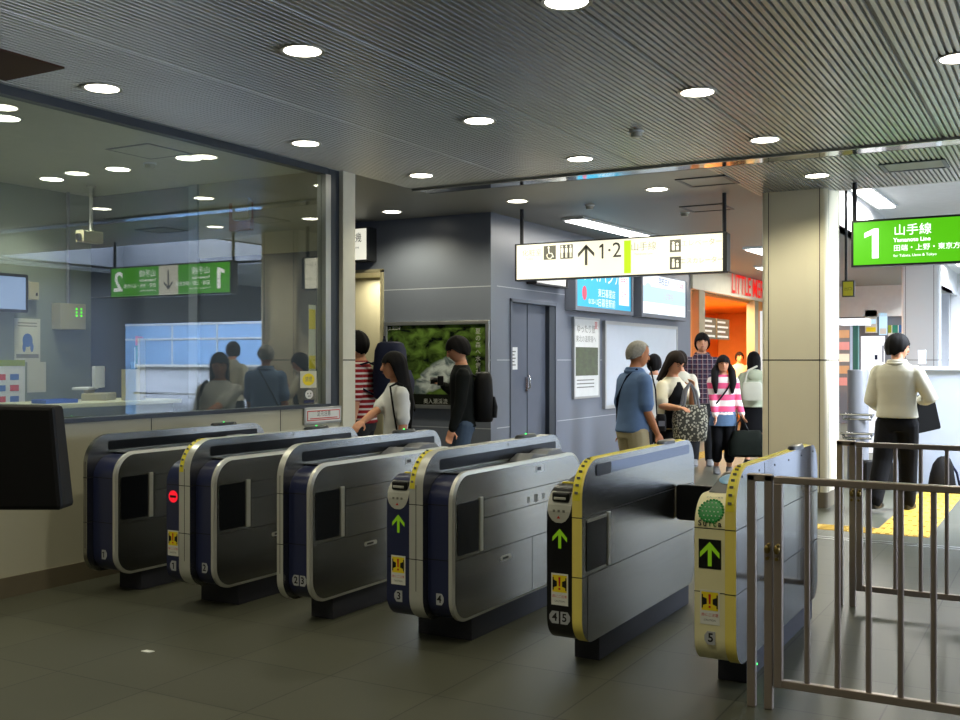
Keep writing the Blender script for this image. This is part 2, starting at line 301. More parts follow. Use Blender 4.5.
# --- alcove with the poster
mb = MB(); mb.box(-7.55, 10.82, 0, -5.99, 10.97, CZ); mb.box(-9.4, 10.82, 2.66, -7.55, 10.97, CZ)
for z in (2.4, 1.52, .7): mb.box(-7.55, 10.818, z-.005, -5.99, 10.82, z+.005, 1)
struct('wall_alcove_back', mb, [M['wallgrey'], M['seamlight']])
mb = MB(); mb.box(-7.57, 10.79, 0, -7.53, 11.5, 2.66); mb.box(-9.4, 10.79, 2.63, -7.53, 11.5, 2.67); mb.box(-9.4, 11.5, 0, -7.53, 11.55, 2.67)
struct('trim_machine_niche', mb, M['beigebox'])
l = bpy.data.lights.new('niche_lamp', 'AREA'); l.size = .5; l.energy = 16; l.color = (1, .95, .8); o = bpy.data.objects.new('niche_lamp', l); C.objects.link(o); o.location = (-8.0, 11.15, 2.6)
struct('wall_alcove_left', MB().box(-9.4, 7.98, 0, -9.3, 11.55, CZ), M['wallgrey'])
mb = MB()
for y0, y1, z0, z1 in ((10.97, 11.34, 0, CZ), (11.34, 12.62, 2.24, CZ), (12.62, 18.3, 0, CZ)): mb.box(-6.15, y0, z0, -5.99, y1, z1)
for z in (2.41, 1.52, .7):
    for y0, y1 in ((10.97, 11.3), (12.66, 18.3)): mb.box(-5.991, y0, z-.005, -5.988, y1, z+.005, 1)
mb.box(-5.991, 11.3, 2.405, -5.988, 12.66, 2.415, 1)
struct('wall_beyond', mb, [M['wallgrey'], M['seamlight']])
mb = MB(); mb.box(-5.995, 11.3, 0, -5.975, 11.345, 2.28); mb.box(-5.995, 11.3, 2.24, -5.975, 12.62, 2.28); mb.box(-6.12, 11.345, .02, -6.06, 11.895, 2.235); mb.box(-6.12, 11.92, .02, -6.06, 12.44, 2.235); mb.box(-6.1, 12.44, 0, -6.0, 12.62, 2.235, 1); mb.box(-6.11, 11.895, .02, -6.07, 11.92, 2.235, 1)
d = struct('door_1', mb, [M['doorgrey'], M['frame']])
mb = MB(); mb.box(-6.06, 11.84, 1.12, -6.045, 11.9, 1.3); mb.tube([(-6.03, 11.87, 1.15), (-6.0, 11.87, 1.17), (-6.0, 11.87, 1.3), (-6.03, 11.87, 1.32)], .012)
mb.build('door_handle', M['chrome'], d, smooth=True)
# --- pillars
def pillar(name, x, y, top, w=.64, pm='pillar'):
    mb = MB(); mb.prism(rrect(x, y, x+w, y+w, .05, 5), 'z', .16, top)
    for q in (.075, w-.075): mb.box(x+q-.004, y-.0012, .16, x+q+.004, y+.001, top, 1); mb.box(x+w-.001, y+q-.004, .16, x+w+.0012, y+q+.004, top, 1)
    mb.prism(rrect(x-.002, y-.002, x+w+.002, y+w+.002, .05, 5), 'z', 1.515, 1.525, 1)
    mb.prism(rrect(x-.004, y-.004, x+w+.004, y+w+.004, .05, 5), 'z', 0, .16, 2)
    return struct(name, mb, [M[pm], M['seam'], M['walltrim']], smooth=True)
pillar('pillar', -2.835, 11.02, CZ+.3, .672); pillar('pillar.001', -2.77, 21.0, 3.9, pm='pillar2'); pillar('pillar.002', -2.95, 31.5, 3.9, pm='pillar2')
# --- hall on the right: white guard wall, walls round the rest
mb = MB(); mb.box(-2.05, 13.5, 0, 3.0, 13.64, 1.40); mb.box(-2.07, 13.47, 1.40, 3.0, 13.67, 1.44, 1)
struct('guard_wall', mb, [M['whitewall'], M['white']])
mb = MB()
for y0, y1, z0, z1 in ((-3.6, 4, 0, CZ+.05), (11.4, 12, 0, CZ+.05), (4, 11.4, 0, .5), (4, 11.4, 2.8, CZ+.05)): mb.box(6.2, y0, z0, 6.35, y1, z1)
struct('wall_right', mb, M['eastwall'])
mb = MB()
for y in (4, 5.85, 7.7, 9.55, 11.34): mb.box(6.22, y, .5, 6.32, y+.06, 2.8)
w = struct('window_fill', mb, M['alu']); MB().box(6.28, 4, .5, 6.3, 11.4, 2.8).build('glass', mat('frosted_fill', 'dce8ff', emit=1.6), w)  # unseen glowing window, added to send bluish light over gates and ceiling
l = bpy.data.lights.new('fill_daylight', 'AREA'); l.shape = 'RECTANGLE'; l.size = 2.2; l.size_y = 7; l.energy = 170; l.color = (.80, .88, 1); o = bpy.data.objects.new('fill_daylight', l); C.objects.link(o); o.location = (6.15, 7.7, 1.65); o.rotation_euler = (0, PI/2, 0)  # fill lamp belonging to that added window
struct('wall_behind', MB().box(-9.4, -3.75, 0, 6.2, -3.6, CZ+.05), M['wallcream'])
mb = MB(); mb.box(11, 12, 0, 11.15, 34, 5.1); mb.box(6.2, 11.85, 0, 11, 12, 5.1)
struct('wall_hall_east', mb, M['eastwall'])
struct('wall_hall_end', MB().box(-14, 33.8, 0, 12, 34, 5.1), M['hall'])
mb = MB(); mb.box(4.9, 20, 0, 10.6, 20.1, 2.5)
for z in (2.05, 2.44): mb.box(4.9, 19.985, z, 10.6, 20.0, z+.05, 1)
for x in (5.6, 7.2, 8.8): mb.box(x, 19.985, 0, x+.05, 20, 2.5, 1)
struct('site_hoarding_wall', mb, [M['sitegrey'], M['white']])
# --- tactile paving and floor tracks
def tactile(name, x0, x1, y0, y1, along):
    mb = MB(); mb.box(x0, y0, 0, x1, y1, .003)
    if along == 'y':
        n = max(1, round((x1-x0)/.075)); st = (x1-x0)/n
        for i in range(n):
            y = y0
            while y < y1-.05: mb.box(x0+i*st+.02, y+.02, .003, x0+(i+1)*st-.02, min(y+.3, y1)-.02, .008); y += .3
    else:
        n = max(1, round((y1-y0)/.075)); st = (y1-y0)/n
        for i in range(n):
            x = x0
            while x < x1-.05: mb.box(x+.02, y0+i*st+.02, .003, min(x+.3, x1)-.02, y0+(i+1)*st-.02, .008); x += .3
    struct(name, mb, M['tactile'])
tactile('tactile_paving', -1.5, -1.05, 9.62, 13.3, 'y'); tactile('tactile_paving.001', -4.4, -1.5, 9.62, 9.92, 'x'); tactile('tactile_paving.002', -5.3, -4.95, 11.5, 17.5, 'y')
mb = MB()
for y in (9.12, 9.22): mb.box(-5.5, y, 0, 6, y+.035, .003)
struct('floor_track', mb, M['track'])
# ================================================================== ceiling fittings
def make_downlight():
    t = thing('ceiling_light', 'x', 'ceiling light')
    mb = MB(); ring = [(0.105, 0), (.128, -.004), (.13, .004), (.108, .03)]
    V = []; n = 28
    for r, z in ring:
        for k in range(n): V.append((r*math.cos(2*PI*k/n), r*math.sin(2*PI*k/n), z))
    mb.add(V, [(i*n+k, i*n+(k+1) % n, (i+1)*n+(k+1) % n, (i+1)*n+k) for i in range(3) for k in range(n)])
    mb.build('trim_ring', M['silverplate'], t, smooth=True)
    mb = MB(); mb.stack([(-.001, 0, 0, .106, .106), (.012, 0, 0, .106, .106)], 28); mb.build('lens', M['lamp'], t)
    return t
dl = make_downlight(); first = True
def spot(x, y, z, e, size=120, col=(1, .94, .70)):
    l = bpy.data.lights.new('lamp', 'SPOT'); l.energy = e; l.spot_size = math.radians(size); l.spot_blend = .6; l.shadow_soft_size = .09; l.color = col
    o = bpy.data.objects.new('lamp', l); C.objects.link(o); o.location = (x, y, z)
SPOT = 34
rows = [(.65, 'row behind the viewer', (-5.45, -3.8, -2.15, -.5)), (2.65, 'row just behind the viewer', (-5.45, -3.8, -2.15, -.5)), (4.65, 'nearest row, before the gates', (-5.45, -3.8, -2.15)), (6.65, 'second row, above the gates', (-5.4, -3.78, -2.13, -.56)),
        (8.35, 'third row, just before the shiny strip', (-5.38, -3.73, -2.12)), (10.22, 'fourth row, beyond the shiny strip', (-7.0, -5.32, -3.7, -2.1))]
for y, rn, xs in rows:
    for i, x in enumerate(xs):
        o = dl if first else copy_tree(dl); first = False
        o.location = (x, y, CZ-.003)
        o['label'] = 'downlight, %s in the %s' % (['first from left', 'second from left', 'third from left', 'fourth from left'][i], rn)
        o['group'] = 'round downlights in the station ceiling'
        spot(x, y, CZ-.03, SPOT*(2.6 if y > 10 else 1.6 if y < 3 else 1.), 150 if y > 10 else 120)
for x, y, w_ in ((-6.74, 4.87, 'nearest the window top'), (-8.61, 6.74, 'over the monitor wall'), (-7.63, 6.69, 'in the middle of the far row'), (-6.68, 6.63, 'of the far row nearest the window')):
    o = copy_tree(dl); o.location = (x, y, CZ-.003); o['label'] = 'round downlight in the glazed office ceiling, '+w_; o['group'] = 'round downlights in the office ceiling'
    spot(x, y, CZ-.03, 70, col=(1, .97, .82))
def fluor(x0, y0, x1, y1, z, lab, e, w_=.12):
    a = math.atan2(y1-y0, x1-x0); L = math.hypot(x1-x0, y1-y0)
    t = thing('ceiling_tube_light', lab, 'ceiling light', ((x0+x1)/2, (y0+y1)/2, z), a, 'long tube lights')
    mb = MB(); mb.box(-L/2-.05, -w_-.03, -.03, L/2+.05, w_+.03, 0); mb.build('housing', M['white'], t)
    mb = MB(); mb.box(-L/2, -w_, -.045, L/2, w_, -.0305); mb.build('diffuser', M['tubew'], t)
    if e:
        l = bpy.data.lights.new('tube', 'AREA'); l.shape = 'RECTANGLE'; l.size = L; l.size_y = 2*w_; l.energy = e; l.color = (1, .97, .9)
        q = bpy.data.objects.new('tube', l); C.objects.link(q); q.location = ((x0+x1)/2, (y0+y1)/2, z-.06); q.rotation_euler = (0, 0, a)
fluor(-5.33, 11.75, -5.2, 14.1, CZ, 'long white tube light behind the white hanging sign', 30)
fluor(-4.3, 16.2, -4.2, 18.6, CZ, 'short looking white tube light between sign and pillar', 30)
fluor(-5.0, 19.5, -5.0, 22, CZ, 'faint far tube light above the bakery letters', 40)
fluor(-2.5, 15.0, -2.45, 17.0, 3.9, 'tube light added for a hall ceiling streak just right of the pillar', 150)  # hall tubes added in place of light streaks; they also brighten the kiosk
fluor(-1.9, 22.2, -1.85, 24.5, 3.9, 'added tube light beyond the second pillar, in the hall ceiling', 150)
fluor(-2.3, 26, -2.3, 28.5, 3.9, 'far added tube light beneath the green sign', 150)
def detector(lab, x, y, z=CZ):
    t = thing('smoke_detector', lab, 'smoke detector', (x, y, z), 0, 'small ceiling detectors')
    MB().stack([(-.012, 0, 0, .055, .055), (0, 0, 0, .06, .06)], 20).build('base', M['white'], t, smooth=True)
    MB().stack([(-.05, 0, 0, .025, .025), (-.045, 0, 0, .042, .042), (-.013, 0, 0, .045, .045)], 20).build('sensor_head', M['silverplate'], t, smooth=True)
detector('round detector on the ribbed ceiling between four downlights', -2.9, 7.55)
x, y, _ = onY(663, 214, 12.0); detector('small white detector on the ceiling above the white sign', -4.0, 12.0)
detector('tiny sprinkler head beside the tube light above the white sign', -4.75, 10.9)
detector('white detector on the office ceiling behind the glass', -7.15, 6.63)
def hatch(lab, x0, y0, x1, y1):
    mb = MB(); b = .035; z = CZ-.004
    for q in ((x0, y0, x1, y0+b), (x0, y1-b, x1, y1), (x0, y0+b, x0+b, y1-b), (x1-b, y0+b, x1, y1-b)): mb.box(q[0], q[1], z-.006, q[2], q[3], z+.02)
    mb.box(x0+b, y0+b, z+.0, x1-b, y1-b, z+.02, 1)
    tag(mb.build('ceiling_hatch', [M['frame'], M['ceflat']]), lab, 'ceiling hatch', 'square ceiling hatches')
hatch('square inspection hatch in the ceiling left of the pillar', -3.35, 9.75, -2.85, 10.25)
hatch('square hatch in the ceiling above the right end of the white sign', -3.9, 11.5, -3.4, 12.0)
hatch('hatch in the ribbed ceiling right of the pillar top', -1.5, 9.9, -.95, 10.35)
mb = MB(); mb.box(-7.0, 6.0, CZ-.004, -6.5, 6.5, CZ+.01); mb.box(-6.97, 6.03, CZ-.006, -6.53, 6.47, CZ-.002, 1)
tag(mb.build('ceiling_hatch', [M['frame'], M['ceoffice']]), 'square hatch in the office ceiling behind the glass', 'ceiling hatch', 'square ceiling hatches')
mb = MB(); mb.box(-5.8, 3.7, CZ-.012, -5.25, 4.2, CZ+.01)
tag(mb.build('ceiling_reflection_patch', M['brownpatch']), 'brown patch painted as a reflection on the ceiling above the office window', 'panel')  # brown slab standing in for a reflected patch
# roof lights invented for the hall, as its unseen light source
def fill_skylight(lab, x0, y0, x1, y1, e):
    t = thing('fill_skylight', lab, 'fill_skylight', ((x0+x1)/2, (y0+y1)/2, 3.9), 0, 'added roof lights of the hall'); a, b = (x1-x0)/2, (y1-y0)/2
    mb = MB()
    for q in ((-a-.06, -b-.06, a+.06, -b), (-a-.06, b, a+.06, b+.06), (-a-.06, -b, -a, b), (a, -b, a+.06, b)): mb.box(q[0], q[1], -.02, q[2], q[3], 1.05)
    mb.build('shaft', M['eastwall'], t)  # deep dark shaft, shaped to keep the added lamp out of reflections
    MB().box(-a, -b, 1.02, a, b, 1.04).build('pane', mat('fill_skylight_pane', 'e4eeff', emit=3.), t)
    l = bpy.data.lights.new('fill_daylight', 'AREA'); l.shape = 'RECTANGLE'; l.size = x1-x0; l.size_y = y1-y0; l.energy = e; l.color = (.80, .88, 1)
    q = bpy.data.objects.new('fill_daylight', l); C.objects.link(q); q.location = ((x0+x1)/2, (y0+y1)/2, 4.88)
fill_skylight('added roof light above the white guard wall', -.4, 11.5, 4.6, 13.2, 2300)
fill_skylight('added roof light further into the hall', 2.6, 14.2, 10, 19.4, 3000)
fill_skylight('added roof light behind the second pillar', -1.2, 24.6, 6, 30, 5000)
# ================================================================== signs
def one(mb, x, yy, z0, h, w, m, xd=1, foot=False):
    mb.poly([(x-xd*w*.1, yy, z0), (x+xd*w*.9, yy, z0), (x+xd*w*.9, yy, z0+h), (x+xd*w*.15, yy, z0+h), (x-xd*w*1.3, yy, z0+h*.86), (x-xd*w*1.3, yy, z0+h*.70), (x-xd*w*.1, yy, z0+h*.80)], m)
def hanger(mb, x, y, z0, z1): mb.cyl((x, y, z0), (x, y, z1), .022, seg=12)
t = thing('hanging_sign', 'white lit sign with pictograms, an up arrow and 1 and 2, hanging over the passage', 'sign', (-4.39, 10.75, 2.455))
a, H = 1.22, .40
mb = MB(); mb.box(-a-.02, 0, -.015, a+.02, .12, 0); mb.box(-a-.02, 0, H, a+.02, .12, H+.015); mb.box(-a-.02, 0, 0, -a, .12, H); mb.box(a, 0, 0, a+.045, .12, H); mb.box(-a, .1, 0, a, .12, H)
mb.build('sign_case', M['signframe'], t)
LF = MB().box(-a, .006, 0, a, .1, H).build('lit_face', M['signw'], t)
Z_ = .004
SM = [M['signtext'], M['signfaint'], M['signw'], M['signbar']]
def wrap(q, n='sign_lettering'): q.build(n, SM, LF)
mb = MB(); x = -a
mb.text('化粧室', .085, (x+.2, Z_, .3), m=1); mb.text('Toilets', .035, (x+.17, Z_, .235), m=1)
wrap(mb); mb = MB(); mb.box(x+.35, Z_-.001, .215, x+.505, Z_+.001, .375)
mb.ball((x+.415, Z_-.002, .352), (.013, .002, .013), 2); mb.tube([(x+.415, Z_-.002, .335), (x+.42, Z_-.002, .285), (x+.455, Z_-.002, .285), (x+.475, Z_-.002, .245)], .007, 6, 2)
ci = [(x+.428+.035*math.cos(q*.3), Z_-.002, .262+.035*math.sin(q*.3)) for q in range(9, 21)]; mb.tube(ci, .006, 6, 2)
wrap(mb, 'wheelchair_pictogram'); mb = MB(); mb.box(x+.56, Z_-.001, .215, x+.715, Z_+.001, .375)
for q in (.585, .637, .69):
    mb.ball((x+q, Z_-.002, .355), (.012, .002, .012), 2); mb.box(x+q-.016, Z_-.003, .285, x+q+.016, Z_-.001, .338, 2); mb.box(x+q-.011, Z_-.003, .228, x+q-.002, Z_-.001, .285, 2); mb.box(x+q+.002, Z_-.003, .228, x+q+.011, Z_-.001, .285, 2)
wrap(mb, 'toilet_pictogram'); mb = MB(); c = x+.88
mb.poly([(c-.016, Z_, .13), (c+.016, Z_, .13), (c+.016, Z_, .34), (c-.016, Z_, .34)])
for s in (-1, 1): mb.poly([(c, Z_, .365), (c+s*.1, Z_, .265), (c+s*.1, Z_, .222), (c, Z_, .322)])
wrap(mb, 'arrow'); mb = MB(); one(mb, x+1.07, Z_, .195, .165, .022, 0); mb.text('·2', .235, (x+1.22, Z_, .275), sx=1.0); wrap(mb); mb = MB(); mb.text('山手線', .1, (x+1.56, Z_, .3), m=1); mb.text('Yamanote Line', .035, (x+1.56, Z_, .225), m=1)
q_ = MB(); q_.box(x+1.335, Z_-.001, .02, x+1.415, Z_+.001, .38, 3); wrap(q_, 'line_colour_bar'); wrap(mb)
for z in (.225, .04):
    mb = MB(); mb.box(x+1.86, Z_-.001, z, x+1.985, Z_+.001, z+.135); mb.ball((x+1.9, Z_-.002, z+.1), (.014, .002, .014), 2); mb.ball((x+1.945, Z_-.002, z+.085), (.014, .002, .014), 2); mb.box(x+1.885, Z_-.003, z+.02, x+1.915, Z_-.001, z+.085, 2); mb.box(x+1.932, Z_-.003, z+.02, x+1.96, Z_-.001, z+.065, 2); wrap(mb, 'lift_pictogram' if z > .1 else 'escalator_pictogram')
mb = MB(); mb.text('エレベーター', .075, (x+2.21, Z_, .31), m=1); wrap(mb); mb = MB(); mb.text('エスカレーター', .068, (x+2.21, Z_, .12), m=1)
wrap(mb)
mb = MB(); [(hanger(mb, q, .06, H, CZ-2.455), mb.build('hanger_pole', M['pole'], t, smooth=True)) for q, mb in ((-a+.04, MB()), (a, MB()))]
# green platform sign
t = thing('hanging_sign', 'green lit sign with a large white 1, hanging right of the pillar', 'sign', (-1.86, 10.75, 2.455))
L, H = 2.35, .42
mb = MB(); mb.box(-.02, 0, -.02, L+.02, .14, 0); mb.box(-.02, 0, H, L+.02, .14, H+.02); mb.box(-.02, 0, 0, 0, .14, H); mb.box(L, 0, 0, L+.02, .14, H)
mb.build('sign_case', M['signframe'], t)
mb = MB(); mb.box(0, .005, 0, L, .135, H); mb.box(L/2-.19, .003, 0, L/2+.19, .005, H, 1); LF = mb.build('lit_face', [M['signg'], M['signw']], t)
def greentext(yy, xd):
    mb = MB(); X = lambda q: q if xd > 0 else L-q; out = []
    def tx(s, size, q, z, al='LEFT', b=0., m=0): mb.text(s, size, (X(q), yy, z), (xd, 0, 0), (0, 0, 1), m, al, 1., b)
    one(mb, X(.18), yy, .06, .29, .06, 0, xd)
    for q in (.37, 1.42):
        out.append(mb); mb = MB()
        tx('山手線', .115, q, .315); tx('Yamanote Line', .055, q, .225, b=.001); tx('田端・上野・東京方面' if q < 1 else '新宿・渋谷・品川方面', .066, q, .145, b=0); tx('for Tabata, Ueno & Tokyo' if q < 1 else 'for Shinjuku & Shibuya', .036, q, .075)
    out.append(mb); mb = MB(); tx('2', .40, 2.2, .205, 'CENTER', .007); out.append(mb); mb = MB()
    c = X(L/2); mb.box(c-.014, yy-.001, .08, c+.014, yy+.001, .35, 1)
    for s in (-1, 1): mb.poly([(c, yy, .07), (c+s*.085, yy, .16), (c+s*.085, yy, .2), (c, yy, .11)], 1)
    for q in out: q.build('sign_lettering', [M['signgw'], M['signtext']], LF)
    mb.build('down_arrow', [M['signgw'], M['signtext']], LF)
greentext(.001, 1)
mb = MB(); [(hanger(mb, q, .07, H, CZ-2.455), mb.build('hanger_pole', M['pole'], t, smooth=True)) for q, mb in ((.0, MB()), (L, MB()))]
# fare adjustment sign
t = thing('wall_sign', 'small white lit sign with black characters above the niche behind the window post', 'sign', (-8.0, 10.62, 2.78))
mb = MB(); mb.box(-.36, 0, -.02, .36, .2, .41); mb.build('sign_case', M['signframe'], t, bevel=.01)
MB().box(-.34, -.008, 0, .34, -.0005, .39).build('lit_face', mat('sign_face_dim', 'f0eedc', emit=.8), t)
mb = MB(); mb.text('精算機', .13, (.08, -.01, .27)); mb.text('Fare Adjustment Machine', .045, (.0, -.01, .155)); mb.text('精算机 정산기', .055, (.0, -.01, .08), m=0); mb.build('sign_lettering', M['signtext'], t)
# framed stream poster
t = thing('framed_poster', 'large framed poster of a forest stream on the grey alcove wall', 'poster', (-6.755, 10.818, 1.46))
mb = MB(); a, b, w_ = .755, .535, .045
for q in ((-a, -b, a, -b+w_), (-a, b-w_, a, b), (-a, -b+w_, -a+w_, b-w_), (a-w_, -b+w_, a, b-w_)): mb.box(q[0], -.035, q[1], q[2], 0, q[3])
mb.build('frame', M['alu'], t, bevel=.004)
MB().box(-a+w_, -.015, -b+w_, a-w_, -.002, b-w_).build('print', M['landscape'], t)
mb = MB(); mb.text('JR 東日本', .045, (-.6, -.017, .455), bold=.001); mb.text('奥入瀬渓流', .07, (.0, -.017, -.45))
for i, ch in enumerate('夏の森へ水音を聴きに'): mb.text(ch, .075, (.6, -.017, .4-i*.082))
mb.build('lettering', M['silverplate'], t)
# wall notices along the grey wall (faces +x)
XD, YD = (0, 1, 0), (0, 0, 1)     # seen from the passage the reading direction runs along +y
def wallbox(name, lab, cat, y0, z0, y1, z1, depth, fm, face, group=None, bord=.03, wx=-5.988):
    t = thing(name, lab, cat, (wx, y0, z0), 0, group); W, H = y1-y0, z1-z0
    mb = MB()
    for q in ((0, 0, W, bord), (0, H-bord, W, H), (0, bord, bord, H-bord), (W-bord, bord, W, H-bord)): mb.box(0, q[0], q[1], depth, q[2], q[3])
    mb.box(0, bord, bord, depth*.4, W-bord, H-bord); mb.build('frame', fm, t)
    MB().box(depth*.4, bord, bord, depth*.85, W-bord, H-bord).build('face', face, t)
    return t, W, H, depth*.85+.001
t, W, H, xx = wallbox('framed_poster', 'narrow framed poster with a dark photo in its lower half beside the steel door', 'poster', 13.12, .98, 14.02, 2.12, .04, M['alu'], M['paper2'])
mb = MB(); mb.box(xx-.001, .06, .32, xx+.001, .84, .72)
mb.build('photo', M['photo'], t)
mb = MB(); mb.text('ゆったり旅', .13, (xx, .42, .97), XD, YD); mb.build('headline', [M['inkgrey'], M['decred']], t); mb = MB(); mb.text('東北の温泉宿へ', .1, (xx, .42, .83), XD, YD); MB().text('夏', .12, (xx, .77, 1.03), XD, YD).build('season_mark', M['decred'], t)
for i in range(3): mb.box(xx-.001, .1, .25-i*.05, xx+.001, .7, .265-i*.05)
mb.build('lettering', [M['inkgrey'], M['decred']], t)
t, W, H, xx = wallbox('whiteboard', 'large glossy whiteboard on the wall behind the man in blue shirt', 'whiteboard', 14.2, .8, 17.45, 2.1, .05, M['alu'], M['whiteboard'], bord=.05)
t, W, H, xx = wallbox('advert_lightbox', 'blue lit advertisement box high on the wall behind the white sign', 'sign', 12.9, 2.2, 15.05, 2.95, .16, M['wallgrey'], M['adblue'], 'lit advertising boxes', bord=.06)
mb = MB(); mb.text('ハワスパシル', .3, (xx, .85, .53), XD, YD); mb.text('東日暮里店', .13, (xx, 1.15, .27), XD, YD); mb.text('日暮里駅前', .13, (xx, 1.15, .13), XD, YD); mb.build('lettering', [M['adwhite'], M['adred']], t); mb = MB(); mb.box(xx-.001, 1.62, .14, xx+.001, 2.02, .66); mb.text('中央口', .1, (xx+.002, 1.82, .5), XD, YD, m=1); mb.text('2分', .12, (xx+.002, 1.82, .3), XD, YD, m=1); mb.build('map_panel', [M['adwhite'], M['adred']], t); mb = MB(); mb.ball((xx, .35, .25), (.002, .08, .1), 1); mb.text('0120-123', .1, (xx, .68, .14), XD, YD)
mb.build('telephone_line', [M['adwhite'], M['adred']], t)
t, W, H, xx = wallbox('advert_lightbox', 'white and pale blue lit advertisement box, the one further from the gates', 'sign', 15.4, 2.2, 17.65, 2.95, .16, M['wallgrey'], M['adwhite'], 'lit advertising boxes', bord=.06)
mb = MB(); mb.box(xx-.001, .08, .25, xx+.001, 2.17, .5, 0); mb.ball((xx, .35, .45), (.002, .17, .1), 0); mb.text('学校法人', .14, (xx+.001, 1.1, .6), XD, YD, m=1); mb.text('入学案内', .12, (xx+.001, 1.3, .37), XD, YD, m=2); mb.text('生徒募集', .1, (xx+.001, 1.9, .58), XD, YD, m=2)
mb.build('lettering', [M['adpale'], M['inkblue'], M['adred']], t)
t, W, H, xx = wallbox('wall_sign', 'small pale sign above the steel door, under the white hanging sign', 'sign', 11.75, 2.48, 12.7, 2.74, .14, M['signframe'], M['paper2'], bord=.02)
mb = MB(); mb.text('駅事務室', .11, (xx, .55, .14), XD, YD); mb.box(xx-.001, .06, .07, xx+.001, .2, .2); mb.build('lettering', M['inkgrey'], t)
t = thing('paper_notice', 'white paper notice taped on the grey steel door', 'notice', (-6.058, 11.5, 1.4))
MB().box(0, -.13, 0, .003, .13, .28).build('sheet', M['paper2'], t)
mb = MB()
for i in range(5): mb.box(.003, -.1, .05+i*.042, .004, .08-.03*(i % 2), .066+i*.042)
mb.build('printed_lines', M['inkgrey'], t)
# office window stickers
def sticker(name, lab, y, z, w_, h_, x=-5.9545):
    t = thing(name, lab, 'sticker', (x, y, z)); return t
t = sticker('window_sticker', 'square window sticker with a yellow disc at the right corner of the office glass', 7.37, 1.345, .2, .16)
mb = MB(); mb.box(0, -.115, -.075, .0015, .115, .075); mb.stack([(0, 0, 0, 0, 0)], 3) if False else None
mb.build('backing', M['paper'], t); mb = MB(); mb.prism([(.085*math.cos(q*PI/14), .055*math.sin(q*PI/14)) for q in range(28)], 'x', .0015, .0025); mb.text('禁煙', .05, (.003, 0, 0), XD, YD, m=1)
mb.build('disc', [M['decyel'], M['inkgrey']], t)
t = sticker('window_sticker', 'small round white smiling face sticker below the yellow disc sticker', 7.38, 1.21, .1, .1)
mb = MB(); mb.prism([(.055*math.cos(q*PI/14), .04*math.sin(q*PI/14)) for q in range(28)], 'x', 0, .0015); mb.ball((.002, -.02, .008), (.001, .007, .008), 1); mb.ball((.002, .02, .008), (.001, .007, .008), 1); mb.box(.0015, -.02, -.018, .0025, .02, -.012, 1); mb.box(0, -.07, -.075, .0015, .07, -.05, 2)
mb.build('face', [M['paper2'], M['decblk'], M['navy']], t)
t = sticker('window_banner', 'tall narrow yellow and white notice strip inside the corner of the office glass', 7.46, 1.7, .1, .5, -5.985)
mb = MB(); mb.box(0, -.05, -.28, .002, .05, .32); mb.box(.002, -.045, .1, .003, .045, .28, 1); mb.box(.002, -.045, -.26, .003, .045, -.14, 1); mb.build('strip', [M['paper'], M['decyel']], t)
t = thing('sill_notice', 'white notice with a red border fixed below the right end of the office window', 'notice', (-5.92, 7.52, 1.02))
mb = MB(); mb.box(0, -.27, -.075, .02, .27, .075); mb.build('frame', M['alu'], t, bevel=.003)
mb = MB(); mb.box(.02, -.25, -.058, .0215, .25, .058); mb.box(.0215, -.235, -.045, .0225, .235, .045, 1); mb.box(.0225, -.225, -.037, .0232, .225, .037); mb.text('足元注意', .05, (.0236, .0, .012), XD, YD, m=2); mb.box(.0232, -.2, -.03, .0238, .2, -.022, 1)
mb.build('sheet', [M['paper2'], M['decred'], M['decblk']], t)
# ================================================================== office contents
mb = MB(); mb.box(-8.55, 3.2, 1.09, -7.75, 7.6, 1.13); t = thing('service_counter', 'pale topped service counter inside the glazed office', 'counter', (0, 0, 0)); mb.build('worktop', M['counter'], t, bevel=.006)
MB().box(-8.5, 3.25, 0, -7.85, 7.58, 1.09).build('front_panel', M['officewall'], t)
CT = 1.131
t = thing('tray', 'flat blue tray on the office counter', 'tray', (-7.98, 6.28, CT)); MB().box(-.1, -.17, 0, .1, .17, .008).build('tray_floor', M['tray'], t)
mb = MB()
for q in ((-.1, -.17, .1, -.155), (-.1, .155, .1, .17), (-.1, -.155, -.085, .155), (.085, -.155, .1, .155)): mb.box(q[0], q[1], .008, q[2], q[3], .035)
mb.build('rim', M['tray'], t)
t = thing('computer', 'pale computer terminal with a small screen on the office counter', 'computer', (-8.22, 6.95, CT), -1.0)
MB().box(-.16, -.1, 0, .16, .14, .07).build('base', M['beigebox'], t, bevel=.008)
mb = MB(); mb.box(-.18, -.2, .1, .12, -.04, .125); mb.build('keyboard', M['paper2'], t, bevel=.006)
MB().box(-.12, -.1, .07, .08, -.06, .1).build('stand', M['beigebox'], t)
mb = MB(); mb.prism(rrect(-.15, .12, .15, .33, .015), 'y', -.0, .03); mb.build('screen_case', M['paper2'], t)
MB().box(-.125, -.003, .145, .125, -.0005, .305).build('screen', M['windowdark'], t)
t = thing('brochure_rack', 'brochure rack with a red header at the end of the office counter', 'rack', (-7.97, 7.2, CT), -.9)
mb = MB(); mb.box(-.17, .05, 0, .17, .07, .6); mb.box(-.17, -.1, 0, -.16, .05, .3); mb.box(.16, -.1, 0, .17, .05, .3); mb.box(-.16, -.1, 0, .16, .05, .02); mb.build('stand', M['beigebox'], t)
MB().box(-.17, .03, .53, .17, .049, .62).build('header', M['decred'], t)
